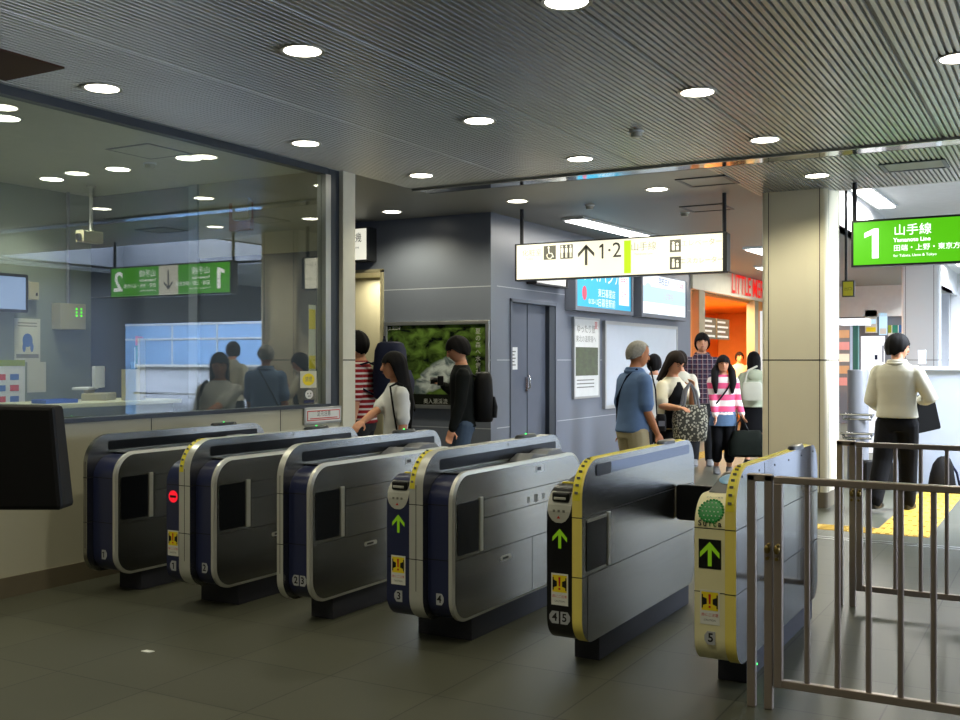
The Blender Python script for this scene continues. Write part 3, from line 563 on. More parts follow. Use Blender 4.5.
for i, (m_, z, y) in enumerate((('inkgreen', .35, .03), ('paper', .31, .015), ('teal', .17, -.02), ('paper', .1, -.05), ('inkblue', .05, -.08))):
    for s in (-1, 1):
        o = MB().box(s*.08-.065, y, z, s*.08+.065, y+.008, z+.2).build('brochure', M[m_ if (i+s) % 2 else 'paper']); o.location = t.location; o.rotation_euler = t.rotation_euler
        tag(o, 'brochure standing in the office rack, %s side, %s row' % (('left' if s < 0 else 'right'), ['topmost', 'second', 'middle', 'fourth', 'lowest'][i]), 'brochure', 'brochures in the office rack')
t = thing('wall_monitor', 'monitor showing a picture, hung on the left office wall', 'monitor', (-9.1, 6.5, 2.18))
MB().prism(rrect(-.3, -.19, .3, .19, .02), 'x', 0, .06).build('case', M['black'], t)
mb = MB(); mb.box(.06, -.27, -.16, .062, .27, .16); mb.build('screen', M['screen'], t); MB().box(-.1, -.05, -.05, 0, .05, .05).build('bracket', M['grey'], t)
t = thing('control_box', 'beige control box with green lights on the office wall', 'control box', (-9.203, 7.36, 1.975))
MB().box(0, -.16, -.135, .14, .16, .135).build('case', M['beigebox'], t, bevel=.006)
mb = MB()
for i in range(3):
    for j in (0, 1): mb.box(.14, .03+j*.06, .0+i*.035, .143, .05+j*.06, .02+i*.035)
mb.build('indicator_lights', M['ledgreen'], t)
mb = MB(); mb.tube([(.06, 0, .135), (.06, 0, CZ-1.975)], .018, cap=False); mb.build('conduit', M['grey'], t, smooth=True)
t = thing('junction_box', 'small beige box on the wall beside the office monitor', 'junction box', (-9.2, 6.93, 2.22)); MB().box(0, -.06, -.09, .08, .06, .09).build('case', M['beigebox'], t, bevel=.005); MB().box(.08, .02, -.05, .083, .04, -.02).build('switch', M['black'], t)
t = thing('office_poster', 'pale poster with a blue drawing on the left office wall', 'poster', (-9.2, 6.91, 1.72))
mb = MB(); mb.box(0, -.15, -.22, .004, .15, .22); mb.build('sheet', M['paper'], t); mb = MB(); mb.ball((.005, 0, 0), (.001, .06, .07)); mb.ball((.005, -.04, -.07), (.001, .02, .05)); mb.ball((.005, .05, -.07), (.001, .02, .05)); mb.box(.004, -.11, .14, .005, .11, .15, 1); mb.box(.004, -.11, .17, .005, .11, .18, 1); mb.box(.004, -.13, -.18, .005, .13, -.14, 1); mb.build('print', [M['inkblue'], M['inkgrey']], t)
t = thing('notice_board', 'white notice board with a green header low on the left office wall', 'notice board', (-9.203, 6.6, 1.28))
mb = MB(); mb.box(0, -.27, -.24, .02, .27, .24); mb.build('board', M['paper2'], t); MB().box(.02, -.27, .18, .023, .27, .24).build('header', M['limey'], t)
mb = MB()
for i in range(3):
    for j in range(3): mb.box(.02, -.2+j*.15, -.18+i*.11, .022, -.1+j*.15, -.12+i*.11, (i+j) % 2)
mb.build('print', [M['inkblue'], M['decred']], t)
t = thing('memo_sheet', 'plain grey memo sheet on the office wall beside the notice board', 'notice', (-9.203, 7.02, 1.345)); MB().box(0, -.11, -.155, .004, .11, .155).build('sheet', M['paper'], t)
t = thing('ceiling_camera', 'surveillance camera hanging on a pole inside the office', 'camera', (-8.6, 7.2, CZ))
mb = MB(); mb.cyl((0, 0, -.02), (0, 0, 0), .05); mb.cyl((0, 0, -.46), (0, 0, -.02), .018); mb.build('pole', M['silverplate'], t, smooth=True)
mb = MB(); mb.prism(rrect(-.06, -.58, .06, -.46, .02), 'y', -.14, .1); mb.build('body', M['beigebox'], t); MB().cyl((0, -.17, -.53), (0, -.141, -.53), .035).build('lens', M['black'], t, smooth=True)
t = thing('wall_speaker', 'wall speaker in an orange frame high on the office back wall', 'speaker', (-7.0, 7.68, 2.93)); MB().box(-.15, -.05, -.15, .12, 0, .12).build('frame', M['orangeclk'], t); MB().prism(rrect(-.06, -.06, .14, .15, .03), 'y', -.1, -.051).build('speaker_case', M['beigebox'], t)
# ================================================================== bakery beyond the wall
t = thing('bakery_shopfront', 'bakery shopfront with a cream band, red letters and an orange interior', 'shop')
mb = MB(); mb.box(-6.1, 18.31, 2.82, -5.95, 27.5, CZ-.01); mb.build('fascia', mat('fascia_cream', 'd8d2bc', .5), t)
mb = MB(); mb.text('LITTLE MERMAID', .56, (-5.93, 20.75, 3.05), XD, YD, al='LEFT', bold=.004, sx=.88); mb.build('lettering', M['letter'], t)
MB().box(-6.15, 18.75, 0, -5.97, 19.1, 2.82).build('pillar', M['tan'], t); MB().box(-6.15, 22.65, 0, -5.97, 22.95, 2.82).build('pillar', M['tan'], t)
mb = MB(); mb.box(-8.3, 18.31, 0, -8.2, 27.5, 2.82); mb.box(-8.2, 18.31, 0, -5.99, 18.36, 2.82); mb.box(-8.2, 27.4, 0, -6.16, 27.5, 2.82); mb.box(-6.15, 22.96, 0, -6.0, 27.5, 2.82); mb.build('interior_wall', M['orange'], t)
MB().box(-8.2, 18.36, 2.76, -6.1, 27.4, 2.81).build('interior_ceiling', M['orange'], t)
mb = MB(); mb.box(-6.95, 19.2, 0, -6.45, 22.5, 1.0); mb.build('sales_counter', M['shopwood'], t)
mb = MB()
for i in range(3): mb.box(-6.4, 19.25+i*.95, 1.95, -6.36, 20.15+i*.95, 2.38)
for i in range(3):
    for j in range(4): mb.box(-6.36, 19.3+i*.95, 1.99+j*.1, -6.355, 20.05+i*.95-.2*(j % 2), 2.03+j*.1, 1)
mb.build('menu_board', [M['menu'], M['decwhite']], t)
MB().box(-7.9, 21.2, 1.0, -7.85, 22.3, 1.85).build('notice', M['paper'], t)
for i in range(6):
    o = MB().ball((0, 0, .06), (.12, .16, .06)).build('bread_loaf', M['bread'], smooth=True); o.location = (-6.65, 19.4+i*.5, 1.001); tag(o, 'golden bread loaf on the bakery counter', 'bread', 'loaves on the bakery counter')
l = bpy.data.lights.new('shop_lamp', 'AREA'); l.shape = 'RECTANGLE'; l.size = 1.6; l.size_y = 4; l.energy = 650; l.color = (1, .72, .4); o = bpy.data.objects.new('shop_lamp', l); C.objects.link(o); o.location = (-7.1, 21.5, 2.74)
t = thing('shop_sign', 'white and lime upright sign at the far end of the bakery', 'sign', (-5.9, 23.25, 0)); MB().box(-.05, -.25, 0, .05, .25, 2.6).build('panel', mat('upright_white', 'eef0f0', emit=.7), t); MB().box(.05, -.25, 2.05, .06, .25, 2.35).build('lime_band', M['lime'], t)
struct('wall_shops', MB().box(-8.3, 27.5, 0, -5.9, 33.8, CZ), M['hall'])
# ================================================================== far kiosk right of the pillar
def card(name, lab, cat, px0, py0, px1, py1, Y, m, dep=.05, group=None, parts=None):
    a = onY(px0, py1, Y); b = onY(px1, py0, Y); W, H = b[0]-a[0], b[2]-a[2]
    t = thing(name, lab, cat, (a[0], Y, a[2]), 0, group); MB().box(0, 0, 0, W, dep, H).build('panel', m, t)
    if parts:
        mb = MB(); ms = []
        for i, (x0, z0, x1, z1, q) in enumerate(parts): mb.box(x0*W, -.006, z0*H, x1*W, -.0005, z1*H, i); ms.append(q)
        mb.build('print', ms, t)
    return t
mb = MB(); a = onY(838, 420, 26); b = onY(906, 296, 26)
mb.box(a[0], 26, 2.55, b[0]+.4, 26.4, 3.9); mb.box(a[0], 26.1, 0, b[0]+.4, 26.4, 2.55, 1); struct('wall_kiosk', mb, [M['white'], M['wallgrey']])
card('shop_poster', 'pale poster with a yellow foot on the far kiosk wall', 'poster', 865, 310, 877, 333, 26, M['paper2'], group='posters on the far kiosk wall', parts=[(.1, .05, .9, .25, M['decyel']), (.1, .4, .9, .6, M['adpale'])])
card('shop_poster', 'pale blue poster on the far kiosk wall, right of the yellow footed one', 'poster', 879, 313, 887, 335, 26, M['adpale'], group='posters on the far kiosk wall', parts=[(.1, .05, .9, .3, M['paper2'])])
card('shop_signboard', 'yellow, green and blue striped signboard above the man in white shirt', 'sign', 888, 325, 904, 338, 25.958, M['paper2'], parts=[(0, .4, .22, 1, M['limey']), (.27, .4, .62, 1, mat('sign_teal', '2c9a80', .5, emit=.3)), (.68, .4, 1, 1, mat('sign_blue', '2c78c0', .5, emit=.3))])
card('display_board', 'bright white board behind the man in white shirt', 'board', 861, 336, 884, 453, 18, mat('board_white', 'f4f4fa', emit=.85), .1, parts=[(.6, .8, .72, .84, M['navycloth']), (.93, .78, .98, .92, M['navycloth'])])
card('kiosk_awning', 'white kiosk canopy just right of the pillar', 'awning', 838, 318, 866, 325, 22, M['adwhite'], .6)
card('kiosk_shelf', 'pink and red stocked kiosk shelf just right of the pillar', 'shelf', 838, 326, 850, 392, 23, M['wallgrey'], .3, parts=[(.1, .1+.18*i, .95, .22+.18*i, (M['dullpink'], M['dulltan'], M['paper2'])[i % 3]) for i in range(5)])
card('kiosk_column', 'teal upright column at the far kiosk', 'column', 853, 323, 858, 392, 22.5, M['teal'], .15)
t = thing('exit_sign', 'small yellow hanging sign just right of the pillar', 'sign', onY(842, 297, 14)); MB().box(0, 0, 0, .15, .07, .21).build('sign_case', M['signframe'], t); MB().box(.015, -.004, .015, .135, -.0005, .195).build('lit_face', M['caroyel'], t)
mb = MB(); mb.text('出口', .05, (.075, -.006, .1)); mb.build('lettering', M['decblk'], t); MB().box(.03, .02, .21, .06, .05, 3.9-t.location.z).build('hanger_pole', M['pole'], t)
# steel end post with bumper loops
x, y = gp(858, 12.75)
t = thing('barrier_post', 'brushed steel barrier post with two looped bumper rails at the guard wall end', 'post', (x, y, 0))
MB().stack([(0, 0, 0, .125, .125), (1.39, 0, 0, .125, .125), (1.40, 0, 0, .12, .12)], 28).build('post_body', M['grey'], t, smooth=True)
for z in (.86, .63):
    pts = [(-.15, -.1, z-.06), (-.15, -.1, z-.03), (-.17, -.14, z)]+[(-.17, -.2, z), (.2, -.2, z), (.2, -.14, z), (.17, -.1, z-.03), (.17, -.1, z-.06), (-.13, -.12, z-.06)]
    MB().tube(pts, .016).build('bumper_rail', M['chrome'], t, smooth=True)
t = thing('handrail', 'steel handrail along the white guard wall', 'handrail', (0, 13.5, 0)); MB().tube([(.2, -.09, .92), (2.95, -.09, .92)], .02).build('rail_bar', M['chrome'], t, smooth=True)
for i in range(3): MB().tube([(.5+i*1.1, -.0, .85), (.5+i*1.1, -.09, .85), (.5+i*1.1, -.09, .91)], .01).build('bracket', M['chrome'], t, smooth=True)
card('wall_cabinet', 'small white cabinet standing on the guard wall beside the man', 'cabinet', 918, 350, 925, 363.5, 13.56, M['white'], .1)
# ================================================================== ticket gates
GL = 1.72
def hexplate(mb, x, z, n, side, y, w=.05, h=.06):
    s = 1 if side == 'r' else -1; a = w/2
    pts = [(x-s*a, z-h/2), (x+s*a*.45, z-h/2), (x+s*a, z-h*.18), (x+s*a, z+h*.18), (x+s*a*.45, z+h/2), (x-s*a, z+h/2)]
    mb.prism(pts, 'y', y-.002, y, 0); one(mb, x-s*.004-.003, y-.003, z-.019, .038, .008, 1) if n == '1' else mb.text(n, .055, (x-s*.004, y-.003, z), m=1, bold=.0012)
def caution(root, x, z, y, w=.09, h=.155):
    mb = MB(); a, b = w/2, h/2
    mb.box(x-a, y-.0015, z-b, x+a, y, z+b, 0); mb.box(x-a*.86, y-.0025, z-b*.18, x+a*.86, y-.0015, z+b*.9, 1)
    for s in (-1, 1): mb.poly([(x+s*a*.3, y-.003, z+b*.2), (x+s*a*.72, y-.003, z+b*.1), (x+s*a*.72, y-.003, z+b*.6), (x+s*a*.3, y-.003, z+b*.5)], 3); mb.box(x+s*a*.76-.003, y-.003, z-b*.05, x+s*a*.76+.003, y-.0025, z+b*.75, 3)
    mb.poly([(x-.006, y-.004, z+b*.78), (x+.006, y-.004, z+b*.78), (x+.004, y-.004, z+b*.2), (x-.004, y-.004, z+b*.2)], 2); mb.box(x-.005, y-.004, z-b*.02, x+.005, y-.0035, z+b*.1, 2)
    mb.text('扉にご注意', .016, (x, y-.002, z-b*.45), m=2); mb.text('CAUTION', .012, (x, y-.002, z-b*.75), m=3)
    mb.build('caution_sticker', [M['decwhite'], M['decyel'], M['decred'], M['decblk']], root, recalc=False)
def uparrow(mb, x, z, y, s=.05, m=0):
    t = s*.16
    mb.box(x-t, y-.001, z-s, x+t, y, z+s*.55, m)
    for k in (-1, 1): mb.poly([(x, y-.0012, z+s), (x+k*s*.82, y-.0012, z+s*.12), (x+k*s*.82, y-.0012, z-s*.32), (x, y-.0012, z+s*.52)], m)
def gate(lab, x0, fin, right, rim, lcol, left=None, flush=False, n_left=None, n_right=None, disp=None, reader=False, tapes=True, side='full', label_cab=None):
    """x0 = left face, fin = (a,b), right = right face of the right-hand cabinet or None; all in world x"""
    a, b = fin; gx = (a+b)/2; root = thing('ticket_gate', lab, 'ticket gate', (gx, 4.6, 0), 0, 'automatic ticket gates in a row')
    a -= gx; b -= gx; l = None if left is None else left-gx; r = None if right is None else right-gx
    lo = l if l is not None else a; hi = r if r is not None else b
    # plinth
    MB().box(lo+.03, .27, 0, hi-.025, GL-.03, .14).build('plinth', M['plinth'], root, bevel=.004)
    # barrier fin
    mb = MB(); mb.prism(rrect(0, .135, GL, 1.03, (.13, .1, .15, .19), 10), 'x', a, b, 0, 1)
    for z in (.757, .468): mb.box(a-.0008, -.0012, z-.002, b+.0008, .06, z+.002, 2)
    if not flush: mb.box((a+b)/2-.0015, -.0012, .3, (a+b)/2+.0015, .004, .86, 2)
    FIN = mb.build('barrier_fin', [M['steel_pol'] if side == 'plain' else M['steel'], rim, M['seam']], root, smooth=True)
    if tapes:
        mb = MB(); V = []
        for i in range(9):
            t = PI-.5*PI*i/8*1.0; V.append((.19+.1915*math.cos(t), .84+.1915*math.sin(t)))
        w0, w1 = (a+.004, a+(b-a)*(.8 if flush else .4))
        pts = [(w0, p, q) for p, q in V]+[(w1, p, q) for p, q in V]
        mb.add(pts, [(i, i+1, i+10, i+9) for i in range(8)])
        for i in range(1, 8, 1):
            t = PI-.5*PI*i/8; mb.box(w0+(w1-w0)*.25, .19+.193*math.cos(t)-.004, .84+.193*math.sin(t)-.006, w0+(w1-w0)*.7, .19+.193*math.cos(t)+.001, .84+.193*math.sin(t)+.006, 1)
        mb.build('warning_tape', [M['tape'], M['inkgrey']], FIN, recalc=False)
    # window in the fin's side
    z0, z1 = (.945, 1.0) if flush else (.925, .985)
    if side != 'plain':
        mb = MB(); mb.prism(rrect(.17, z0, GL-.1, z1, .015, 4), 'x', b-.002, b+.002, 0)
        if flush: mb.prism(rrect(.17, z0-.002, .36, z1+.002, .015, 4), 'x', b+.0015, b+.004, 1)
        mb.build('fin_window', [M['windowdark'] if not flush else mat('fin_glass', '5a6478', .1, .6), M['dark']], FIN)
    else:
        mb = MB()
        for i in range(6): mb.ball((b+.001, .1+i*.3, .99-.0*i), (.003, .006, .006), 0, 8)
        mb.build('screws', M['dark'], FIN)
    mb = MB(); mb.stack([(1.028, (a+b)/2, 1.27, .035, .14), (1.045, (a+b)/2, 1.27, .03, .13), (1.05, (a+b)/2, 1.27, .022, .12)], 24)
    mb.build('passage_sensor', M['dark'], FIN, smooth=True)
    if not flush: MB().ball(((a+b)/2, 1.27, 1.051), .006).build('indicator_light', M['tinyled'], FIN)
    if side == 'full' and not flush: MB().text('T4', .03, (b+.0012, .95, 1.007), (0, 1, 0), (0, 0, 1)).build('maker_mark', M['inkgrey'], FIN)
    # left-hand cabinet
    if l is not None:
        mb = MB(); mb.prism(rrect(.01, .14, GL-.05, .90, (.12, .08, .1, .14), 10), 'x', l, a-.001, 2, 0)
        for z in (.757, .468): mb.box(l-.0008, .0088, z-.002, a-.001, .08, z+.002, 1)
        CAB = mb.build('front_cabinet', [lcol, M['seam'], M['steel']], root, smooth=True)
        cx = (l+a)/2; w = a-l; y = .0088
        if disp == 'noentry':
            mb = MB(); mb.prism([(cx+.037*math.cos(q*PI/14), .685+.037*math.sin(q*PI/14)) for q in range(28)], 'y', y-.002, y, 0); mb.box(cx-.025, y-.0035, .678, cx+.025, y-.002, .692, 1); mb.build('entry_display', [M['redled'], M['decblk']], CAB)
        elif disp == 'arrow':
            mb = MB(); uparrow(mb, cx, .648, y, .048); mb.build('entry_display', M['greenled'], CAB)
        elif disp == 'arrowbox':
            mb = MB(); mb.box(cx-.052, y-.0015, .575, cx+.052, y, .708, 0); uparrow(mb, cx, .642, y-.002, .055, 1); mb.build('entry_display', [M['slot'], M['greenled']], CAB)
        caution(CAB, cx, .40, y)
        mb = MB()
        if n_left: 
            for i, (n, sd) in enumerate(n_left): hexplate(mb, cx+(i-(len(n_left)-1)/2)*.06, .262, n, sd, y)
            mb.build('number_plate', [M['numplate'], M['decblk']], CAB)
        if reader == 'slot':        # pale face plate with a ticket slot, on the rounded front top
            mb = MB(); V = []; n = 20
            def curve(u, v):        # u across, v up along the rounded front (arc radius .14 about (.15,.76))
                if v < 0: return (u, .01-.004, .76+v)
                t = v/.14; return (u, .15-.144*math.cos(t), .76+.144*math.sin(t))
            rows = [(-.035, .25), (-.025, .55), (-.005, .8), (.02, .95), (.05, 1), (.08, 1), (.105, .97), (.125, .9)]
            for v, ww in rows:
                for k in range(9): V.append(curve(cx-.004+(k/4-1)*w*.46*ww, v))
            mb.add(V, [(i*9+k, i*9+k+1, (i+1)*9+k+1, (i+1)*9+k) for i in range(len(rows)-1) for k in range(8)])
            for k in range(3): q = curve(cx-.03+k*.026, .022); mb.box(q[0]-.006, q[1]-.003, q[2]-.006, q[0]+.006, q[1]-.001, q[2]+.006, 1)
            q = curve(cx-.005, -.008); mb.poly([(q[0]-.01, q[1]-.002, q[2]-.006), (q[0]+.01, q[1]-.002, q[2]-.006), (q[0], q[1]-.002, q[2]+.008)], 2)
            mb.build('face_plate', [M['silverplate'], M['inkgrey'], M['decred']], CAB, recalc=False)
            mb = MB(); mb.box(cx-w*.32, .012, .826, cx+w*.32, .09, .872); mb.build('ticket_slot', M['slot'], CAB, bevel=.008)
            MB().box(cx-w*.22, .004, .838, cx+w*.22, .012, .850).build('slot_lip', M['silverplate'], CAB, bevel=.002)
            MB().box(l+.012, .16, .9, a-.004, .19, .906).build('yellow_strip', M['tape'], CAB)
            MB().prism([(.2, .9), (1.1, .9), (1.1, .985), (.55, .985)], 'x', l+.01, a-.003).build('top_hood', M['dark'], root, bevel=.01)
        if reader == 'ic':
            mb = MB(); rnd = [(0, 0)]+[(.023*math.cos(q*PI/3), .023*math.sin(q*PI/3)) for q in range(6)]+[(.044*math.cos((q+.5)*PI/6), .044*math.sin((q+.5)*PI/6)) for q in range(12)]
            mb.prism([(cx-.002+.05*math.cos(q*PI/16), .835+.05*math.sin(q*PI/16)) for q in range(32)], 'y', .0086+.013, .03)
            V = []
            def fr(z): return .15-.14*math.sqrt(max(0, 1-((z-.76)/.14)**2))-.003 if z > .76 else .007
            mb = MB()
            for i in range(24):
                q = i*PI/12; mb.ball((cx+.055*math.cos(q), fr(.832+.046*math.sin(q)), .832+.046*math.sin(q)), (.007, .003, .007), 0, 8)
            V = [(cx, fr(.832), .832)]; Fs = []
            for j, rr in enumerate((.018, .035, .052)):
                for i in range(24): z = .832+rr*.92*math.sin(i*PI/12); V.append((cx+rr*math.cos(i*PI/12), fr(z), z))
            Fs = [(0, 1+i, 1+(i+1) % 24) for i in range(24)]+[(1+j*24+i, 1+j*24+(i+1) % 24, 25+j*24+(i+1) % 24, 25+j*24+i) for j in (0, 1) for i in range(24)]
            mb.add(V, Fs, 0)
            for i in range(-2, 3):
                for j in range(-2, 3):
                    if i*i+j*j < 6: z = .832+j*.018; mb.ball((cx+i*.018+(j % 2)*.009-.004, fr(z)-.001, z), (.0035, .002, .0035), 2, 6)
            for i, (ch, mm) in enumerate(zip('Suica', (1, 1, 3, 3, 1))): mb.text(ch, .036, (cx-.046+i*.023, .0060, .779), m=mm, bold=.001)
            mb.build('card_logo', [M['suica'], M['decblk'], M['decwhite'], M['inkgreen']], CAB, recalc=False)
            mb = MB(); mb.text('ICカード専用', .013, (cx, .085, .888), (1, 0, 0), (0, .75, .66)); mb.build('small_lettering', M['inkgrey'], CAB)
            HOOD = MB().prism([(.16, .9), (1.1, .9), (1.1, .97), (.42, .97)], 'x', l+.01, a-.003).build('top_hood', M['dark'], root, bevel=.01)
            MB().ball(((l+a)/2, .33, .95), (.05, .07, .006), rot=Matrix.Rotation(.26, 3, 'X')).build('card_reader', M['bluered'], HOOD, smooth=True)
    # right-hand cabinet
    if r is not None:
        y0 = .05 if l is not None or True else 0
        mb = MB(); mb.prism(rrect(y0, .14, GL-.04, .90, (.13, .08, .16, .15), 10), 'x', b+.001, r-.012, 0)
        for z in (.757, .468): mb.box(b+.001, y0-.0012, z-.002, r-.012, y0+.06, z+.002, 1)
        CAB = mb.build('front_cabinet', [M['navy'], M['seam']], root, smooth=True)
        cx = (b+r-.012)/2; mb = MB()
        if n_right:
            for i, (n, sd) in enumerate(n_right): hexplate(mb, cx+(i-(len(n_right)-1)/2)*.056, .262, n, sd, y0-.001, .046)
            mb.build('number_plate', [M['numplate'], M['decblk']], CAB)
        # steel side: a plate with a bright rounded rim
        out = rrect(y0-.012, .13, GL-.03, .925, (.14, .09, .19, .16), 10); inn = rrect(y0+.006, .148, GL-.048, .907, (.122, .072, .172, .142), 10)
        mb = MB(); n = len(out); V = [(r-.03, p, q) for p, q in out]+[(r-.008, p, q) for p, q in out]+[(r, p, q) for p, q in inn]+[(r, p, q) for p, q in inn]
        mb.add(V, [(i, (i+1) % n, n+(i+1) % n, n+i) for i in range(n)]+[(n+i, n+(i+1) % n, 2*n+(i+1) % n, 2*n+i) for i in range(n)], 1)
        mb.poly([(r, p, q) for p, q in inn], 0)
        def hl(ya, yb, z): mb.box(r-.001, ya, z-.002, r+.0008, yb, z+.002, 2)
        def vl(y, za, zb): mb.box(r-.001, y-.002, za, r+.0008, y+.002, zb, 2)
        hl(y0+.01, GL-.05, .468); hl(.36, GL-.05, .757); hl(.36, GL-.05, .655); vl(.36, .468, .78); vl(.95, .15, .468)
        SP = mb.build('side_panel', [M['steel'], M['rimsteel'], M['seam']], root, recalc=False)
        MB().prism(rrect(y0+.03, .49, .30, .765, .012, 4), 'x', r-.002, r+.003).build('sensor_window', M['windowdark'], SP)
        mb = MB(); mb.box(r-.001, .312, .48, r+.008, .345, .775); mb.build('window_edge', M['rimsteel'], SP, bevel=.003)
        mb = MB(); mb.prism(rrect(1.0, .845, 1.1, .885, .006, 3), 'x', r-.001, r+.002, 0); mb.box(r+.002, 1.015, .855, r+.004, 1.06, .875, 1); mb.build('receipt_port', [M['rimsteel'], M['slot']], SP)
        mb = MB(); mb.prism(rrect(.55, .385, .68, .412, .013, 5), 'x', r-.001, r+.003, 0); mb.box(r+.003, .575, .393, r+.005, .64, .404, 1); mb.build('lock', [M['rimsteel'], M['slot']], SP)
        if label_cab:
            [MB().text(c_, .045, (r+.001, y_, .69), (0, 1, 0), (0, 0, 1)).build('side_pictogram', M['inkgrey'], SP) for c_, y_ in (('▦', .9), ('♿', 1.0), ('▦', 1.1))]
        # top deck: dark transport cover and grey hood
        MB().box(b+.004, .2, .9, r-.03, GL-.25, .912).build('top_deck', M['dark'], root, bevel=.004)
        mb = MB(); mb.prism([(.95, .91), (1.5, .91), (1.42, .955), (1.28, .955), (1.22, .935), (1.05, .95)], 'x', b+.004, r-.035); mb.build('exit_hood', M['grey'], root, bevel=.006)
    if flush:
        # steel side with dark sensor window, seams
        mb = MB()
        def hl(ya, yb, z): mb.box(b-.001, ya, z-.002, b+.001, yb, z+.002, 0)
        def vl(y, za, zb): mb.box(b-.001, y-.002, za, b+.001, y+.002, zb, 0)
        hl(.03, GL-.02, .468); hl(.03, GL-.02, .757); vl(.07 if side != 'plain' else .5, .15, .468)
        if side == 'plain': vl(.5, .757, 1.02)
        mb.build('side_seams', M['seam'], FIN)
        if side != 'plain':
            MB().prism(rrect(.05, .49, .30, .742, .008, 4), 'x', b-.002, b+.003).build('sensor_window', M['windowdark'], FIN)
            MB().box(b-.001, .312, .475, b+.008, .345, .75).build('window_edge', M['rimsteel'], FIN, bevel=.003)
            MB().box(b-.001, .052, .728, b+.006, .30, .742).build('window_lip', M['silverplate'], FIN)
        mb = MB(); mb.prism(rrect(.2, 1.0305, GL-.15, 1.034, .0, 1), 'x', a+.004, a+.02); mb.build('top_strip', M['tape'], FIN)
        if side == 'plain': MB().box(b-.004, .3, .07, b+.002, .36, .078).build('indicator_light', M['tinyled'], FIN)
    return root
gate('dark fronted ticket gate beside the office wall, leftmost of the row', -5.57, (-5.57, -5.535), -5.31, M['steel'], M['navy'], n_right=[('1', 'r')], tapes=False)
gate('ticket gate showing a red no entry disc', -4.83, (-4.715, -4.625), -4.46, M['rimsteel'], M['navy'], left=-4.83, n_left=[('1', 'l')], n_right=[('2', 'r')], disp='noentry')
gate('narrow silver ticket gate with paired 2 and 3 plates on its front', -3.945, (-3.945, -3.9), -3.73, M['rimsteel'], M['navy'], n_right=[('2', 'l'), ('3', 'r')], tapes=False)
gate('silver edged ticket gate with a green arrow and plates 3 and 4', -3.19, (-3.04, -2.955), -2.79, M['rimsteel'], M['navy'], left=-3.19, n_left=[('3', 'l')], n_right=[('4', 'r')], disp='arrow', reader='slot', label_cab=True)
gate('ticket gate with a black front, yellow edge and plates 4 and 5', -2.237, (-2.097, -2.045), None, M['yellow'], M['black'], left=-2.237, flush=True, n_left=[('4', 'l'), ('5', 'r')], disp='arrow', reader='slot')
g6 = gate('cream fronted ticket gate with a green card logo and plate 5', -1.49, (-1.346, -1.296), None, M['yellow'], M['cream'], left=-1.49, flush=True, n_left=[('5', 'l')], disp='arrowbox', reader='ic', side='plain')
mb = MB(); mb.prism(rrect(-.72, .57, -.17, .78, .02, 4), 'y', 1.36, 1.40); mb.build('flap_door', M['dark'], g6, bevel=.006)
# ================================================================== railings
def railing(lab, x, y, width, n, sp, first):
    t = thing('railing', lab, 'railing', (x, y, 0), 0, 'low metal railings by the gates')
    mb = MB(); w = .036
    mb.box(0, 0, 0, w, .036, 1.02); mb.box(.075, 0, 0, .075+w, .036, 1.02); mb.box(0, 0, .99, .075+w, .036, 1.022); mb.build('post_frame', M['rail'], t, bevel=.004)
    mb = MB(); x0 = .116
    mb.box(x0, 0, .1, x0+w, .036, .985); LEAF = mb.build('gate_leaf', M['rail'], t, bevel=.004)
    MB().box(x0, -.002, .985, x0+width, .038, 1.015).build('top_rail', M['rail'], LEAF, bevel=.004)
    MB().box(x0, .004, .1, x0+width, .036, .135).build('bottom_rail', M['rail'], LEAF, bevel=.004)
    for i in range(n):
        q = first+i*sp; MB().cyl((q, .02, .13), (q, .02, .99), .0125, seg=12).build('baluster', M['rail'], LEAF, smooth=True)
    for q in (.093, .134):
        mb = MB(); mb.ball((q, -.015, .70), (.014, .014, .02)); mb.ball((q+.008, -.02, .72), .009); mb.cyl((q, -.02, .66), (q, 0, .66), .008, seg=8); mb.build('latch', M['brass'], t, smooth=True)
    return t
railing('nearest low railing with brass latches in front of the cream ticket gate', -1.235, 4.55, 1.9, 14, .125, .255)
railing('second low railing, standing behind the first and nearer the white guard wall', -1.26, 6.7, 2.2, 15, .143, .34)
for x, y, rz, lab in ((-2.14, 6.33, .6, 'tiny white paper scrap on the floor beside the yellow edged gate'), (-4.18, 3.86, .2, 'tiny white paper scrap on the dark floor near the left picture edge')):
    o = MB().prism([(-.035, -.01), (.02, -.02), (.035, .01), (-.02, .018)], 'z', 0, .004).build('paper_scrap', M['paper2']); o.location = (x, y, 0); o.rotation_euler = (0, 0, rz); tag(o, lab, 'litter', 'paper scraps on the floor')
